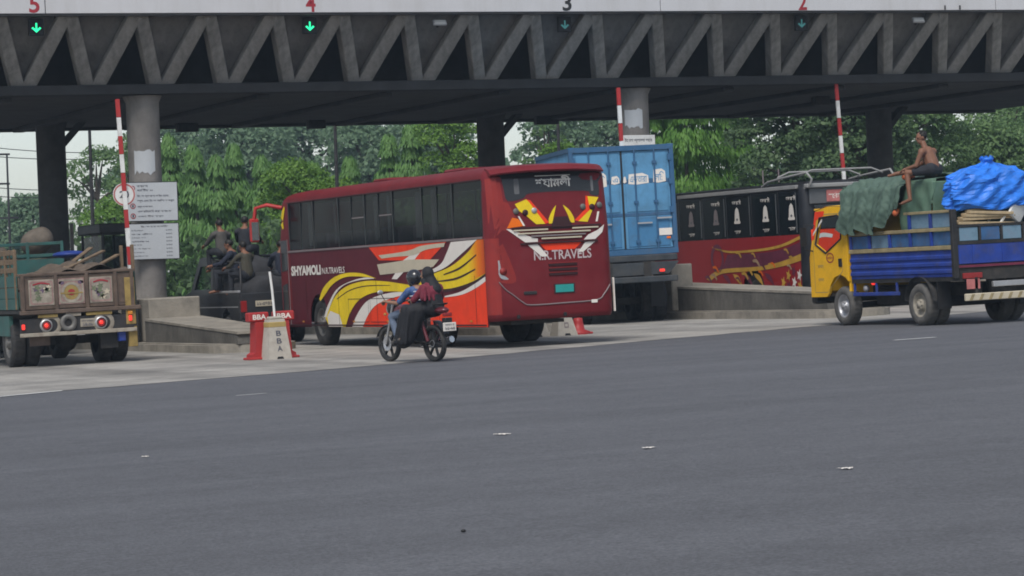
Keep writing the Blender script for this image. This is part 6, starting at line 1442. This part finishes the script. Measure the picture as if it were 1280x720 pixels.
# bare-chested man on the truck load
qb = Vector((-.72, .48, 2.74)); mn = person('person', 'bare-chested man in dark shorts sitting on top of the green load', qb + Vector((.10, -.36, 0)), TF)
mn.matrix_world = mn.matrix_world @ Matrix.Rotation(R(22), 4, 'Z')
J = lambda x, y, z: Vector((x, y, z)) - qb
mb = MB(); hc, f_, s_, u_ = head(mb, J(-.70, .74, 3.43), (-.85, .5, -.12), 1.04)
mb.cap(J(-.70, .66, 3.20), J(-.70, .71, 3.34), .058, .054); mb.cap(J(-.70, .50, 2.84), J(-.70, .54, 2.98), .130, .125); mb.cap(J(-.70, .54, 2.96), J(-.70, .62, 3.14), .128, .135); mb.cap(J(-.87, .62, 3.17), J(-.53, .62, 3.17), .074, .074)
mb.cap(J(-.90, .61, 3.16), J(-.98, .68, 2.92), .054, .043); mb.cap(J(-.98, .68, 2.92), J(-1.0, .88, 2.88), .041, .029); hand(mb, J(-1.0, .885, 2.88), (-.2, 1, -.3), (0, .1, 1), .5)
mb.cap(J(-.50, .62, 3.16), J(-.54, .86, 2.98), .054, .043); mb.cap(J(-.54, .86, 2.98), J(-.62, 1.16, 2.86), .041, .029); hand(mb, J(-.62, 1.17, 2.855), (-.1, 1, -.2), (0, .15, 1), .35)
mb.cap(J(-.80, .52, 2.83), J(-1.0, .88, 2.80), .085, .062); mb.cap(J(-1.0, .88, 2.80), J(-1.06, .80, 2.34), .056, .038); mb.cap(J(-1.06, .79, 2.31), J(-1.10, .95, 2.25), .036, .03)
mb.cap(J(-.60, .54, 2.83), J(-.62, 1.00, 2.84), .085, .062); mb.cap(J(-.62, 1.00, 2.84), J(-.92, 1.22, 2.80), .056, .038); mb.cap(J(-.92, 1.22, 2.79), J(-1.06, 1.26, 2.77), .034, .028)
for i in range(5): mb.cap(J(-1.10 - .012 * abs(i - 1), .96 + .0, 2.245) + Vector((.02 * (i - 2), 0, 0)), J(-1.10, .995 - .006 * i, 2.24) + Vector((.02 * (i - 2), 0, 0)), .011, .009, 6)
fuse(mb, 'body', 'skin_brown', mn, .009)
eyes(mn, hc, f_)
mb = MB(); mb.sph(hc + u_ * .045 - f_ * .02, (.086, .098, .085), 16, 10)
for k in range(26):
    a, e = k * 2.4, .3 + .9 * (k / 26); d = Vector((math.cos(a) * math.cos(e), math.sin(a) * math.cos(e), math.sin(e))); mb.sph(hc + u_ * .045 - f_ * .02 + Vector((d.x * .082, d.y * .09, d.z * .082)), .02, 6, 4)
mb.build('hair', 'hair', mn, fix=False)
mb = MB(); mb.cap(J(-.78, .50, 2.84), J(-.62, .50, 2.84), .130, .130); mb.cap(J(-.80, .52, 2.83), J(-.93, .74, 2.82), .105, .09); mb.cap(J(-.60, .54, 2.84), J(-.61, .80, 2.85), .10, .088)
fuse(mb, 'shorts', 'cloth_dark', mn, .013)
o = fuse(MB().cap((-.0, 0, 0), (.26, .14, 0), .06, .045), 'folded_cloth', 'lungi_orange', None, .013); o.matrix_world = TF @ Matrix.Translation((-.90, .70, 2.74)); tag(o, 'folded orange cloth beside the seated man on the load', 'cloth')
o = fuse(MB().cap((0, 0, 0), (.10, .10, .04), .06, .05), 'orange_rag', 'lungi_orange', None, .013); o.matrix_world = TF @ Matrix.Translation((-1.08, .80, 2.08)); tag(o, 'small orange rag tucked at the tarpaulin hem', 'cloth')

# people riding in and on the pickup, and the truck driver
def seated(F, base, face, shirt, trous, label, lean=.06, arms=(.2, .25), legs=True):
    t = thing('person', label, 'person', F @ Matrix.Translation(base) @ Matrix.Rotation(face, 4, 'Z'), 'people in the vehicles'); mb = MB()
    hc, f_, s_, u_ = head(mb, (0, lean + .06, .70), (0, 1, -.08)); mb.cap((0, lean, .52), (0, lean + .04, .64), .052, .05); mb.cap((0, 0, .08), (0, lean, .48), .12, .125)
    for s in (-1, 1):
        mb.cap((s * .19, lean, .47), (s * .26, lean + arms[0], .28), .048, .04); mb.cap((s * .26, lean + arms[0], .28), (s * .20, lean + arms[0] + arms[1], .24), .037, .027); hand(mb, (s * .20, lean + arms[0] + arms[1], .24), (0, 1, -.2), (0, .2, 1), .8)
        mb.cap((s * .10, .0, .08), (s * .15, .40, .10), .085, .062)
        if legs: mb.cap((s * .15, .40, .10), (s * .15, .42, -.32), .056, .04); mb.cap((s * .15, .42, -.33), (s * .15, .58, -.36), .036, .03)
    fuse(mb, 'body', 'skin_brown', t, .012); eyes(t, hc, f_)
    mb = MB(); mb.cap((0, .0, .10), (0, lean, .44), .145, .15); mb.cap((-.12, lean, .49), (.12, lean, .49), .08, .08)
    for s in (-1, 1): mb.cap((s * .19, lean, .47), (s * .26, lean + arms[0], .28), .066, .056); mb.cap((s * .26, lean + arms[0], .28), (s * .21, lean + arms[0] + arms[1] * .7, .25), .053, .045)
    fuse(mb, 'shirt', shirt, t, .015)
    mb = MB(); mb.cap((-.07, 0, .06), (.07, 0, .06), .12, .12)
    for s in (-1, 1):
        mb.cap((s * .10, 0, .08), (s * .15, .40, .10), .10, .078)
        if legs: mb.cap((s * .15, .40, .10), (s * .15, .42, -.28), .074, .06)
    fuse(mb, 'trousers', trous, t, .015)
    mb = MB(); mb.sph(hc + u_ * .04 - f_ * .015, (.086, .10, .088), 14, 10); mb.build('hair', 'hair', t, fix=False)
    return t
seated(PF, (-.62, 1.85, 2.06), R(8), 'cloth_grey', 'cloth_dark', 'person in grey shirt sitting high on the pickup cab, seen from behind')
seated(PF, (-.12, 1.75, 2.10), R(-35), 'cloth_dark', 'cloth_dark', 'person in dark shirt sitting high on the pickup right of the grey one', arms=(.28, .30))
seated(PF, (-.52, .40, 1.52), R(20), 'cloth_olive', 'cloth_dark', 'person in olive shirt seated low at the pickup tailgate')
seated(PF, (.30, .40, 1.50), R(-15), 'cloth_navy', 'cloth_dark', 'person in navy shirt at the pickup tail beside the bus mirror')
seated(PF, (-.58, 1.10, 1.58), R(60), 'cloth_navy', 'cloth_dark', 'person in dark clothes on the pickup bed side below the cab riders')
seated(TF, (-.45, 3.20, 1.12), 0, 'shirt_pale', 'cloth_dark', 'driver in pale shirt inside the yellow truck cab', legs=False, arms=(.22, .30))
for i, (x, y, m, lb) in enumerate(((-.72, 8.35, 'shirt_pale', 'bus passenger in pale shirt behind the third window from the front'), (-.72, 6.65, 'shirt_blue', 'bus passenger in blue behind the middle bus windows'), (-.72, 1.5, 'livery_orange', 'bus passenger in orange behind the rear bus windows'))):
    seated(frame(20.93, 47.9), (x, y, 1.52), 0, m, 'cloth_dark', lb)

# ------------------------------------------------------------------ thin haze over the whole place
hm = bpy.data.materials.new('haze'); hm.use_nodes = True
hn = hm.node_tree.nodes; hn.remove(hn['Principled BSDF'])
pv = hn.new('ShaderNodeVolumePrincipled'); pv.inputs['Color'].default_value = (.66, .82, 1.0, 1); pv.inputs['Density'].default_value = 0.00055; pv.inputs['Anisotropy'].default_value = .2
hm.node_tree.links.new(pv.outputs[0], hn['Material Output'].inputs['Volume'])
mb = MB(); mb.box(-620, 720, -320, 820, -3, 17.5); hz = mb.build('haze', hm); tag(hz, 'thin pale haze softening the distant trees', 'haze', kind='stuff')
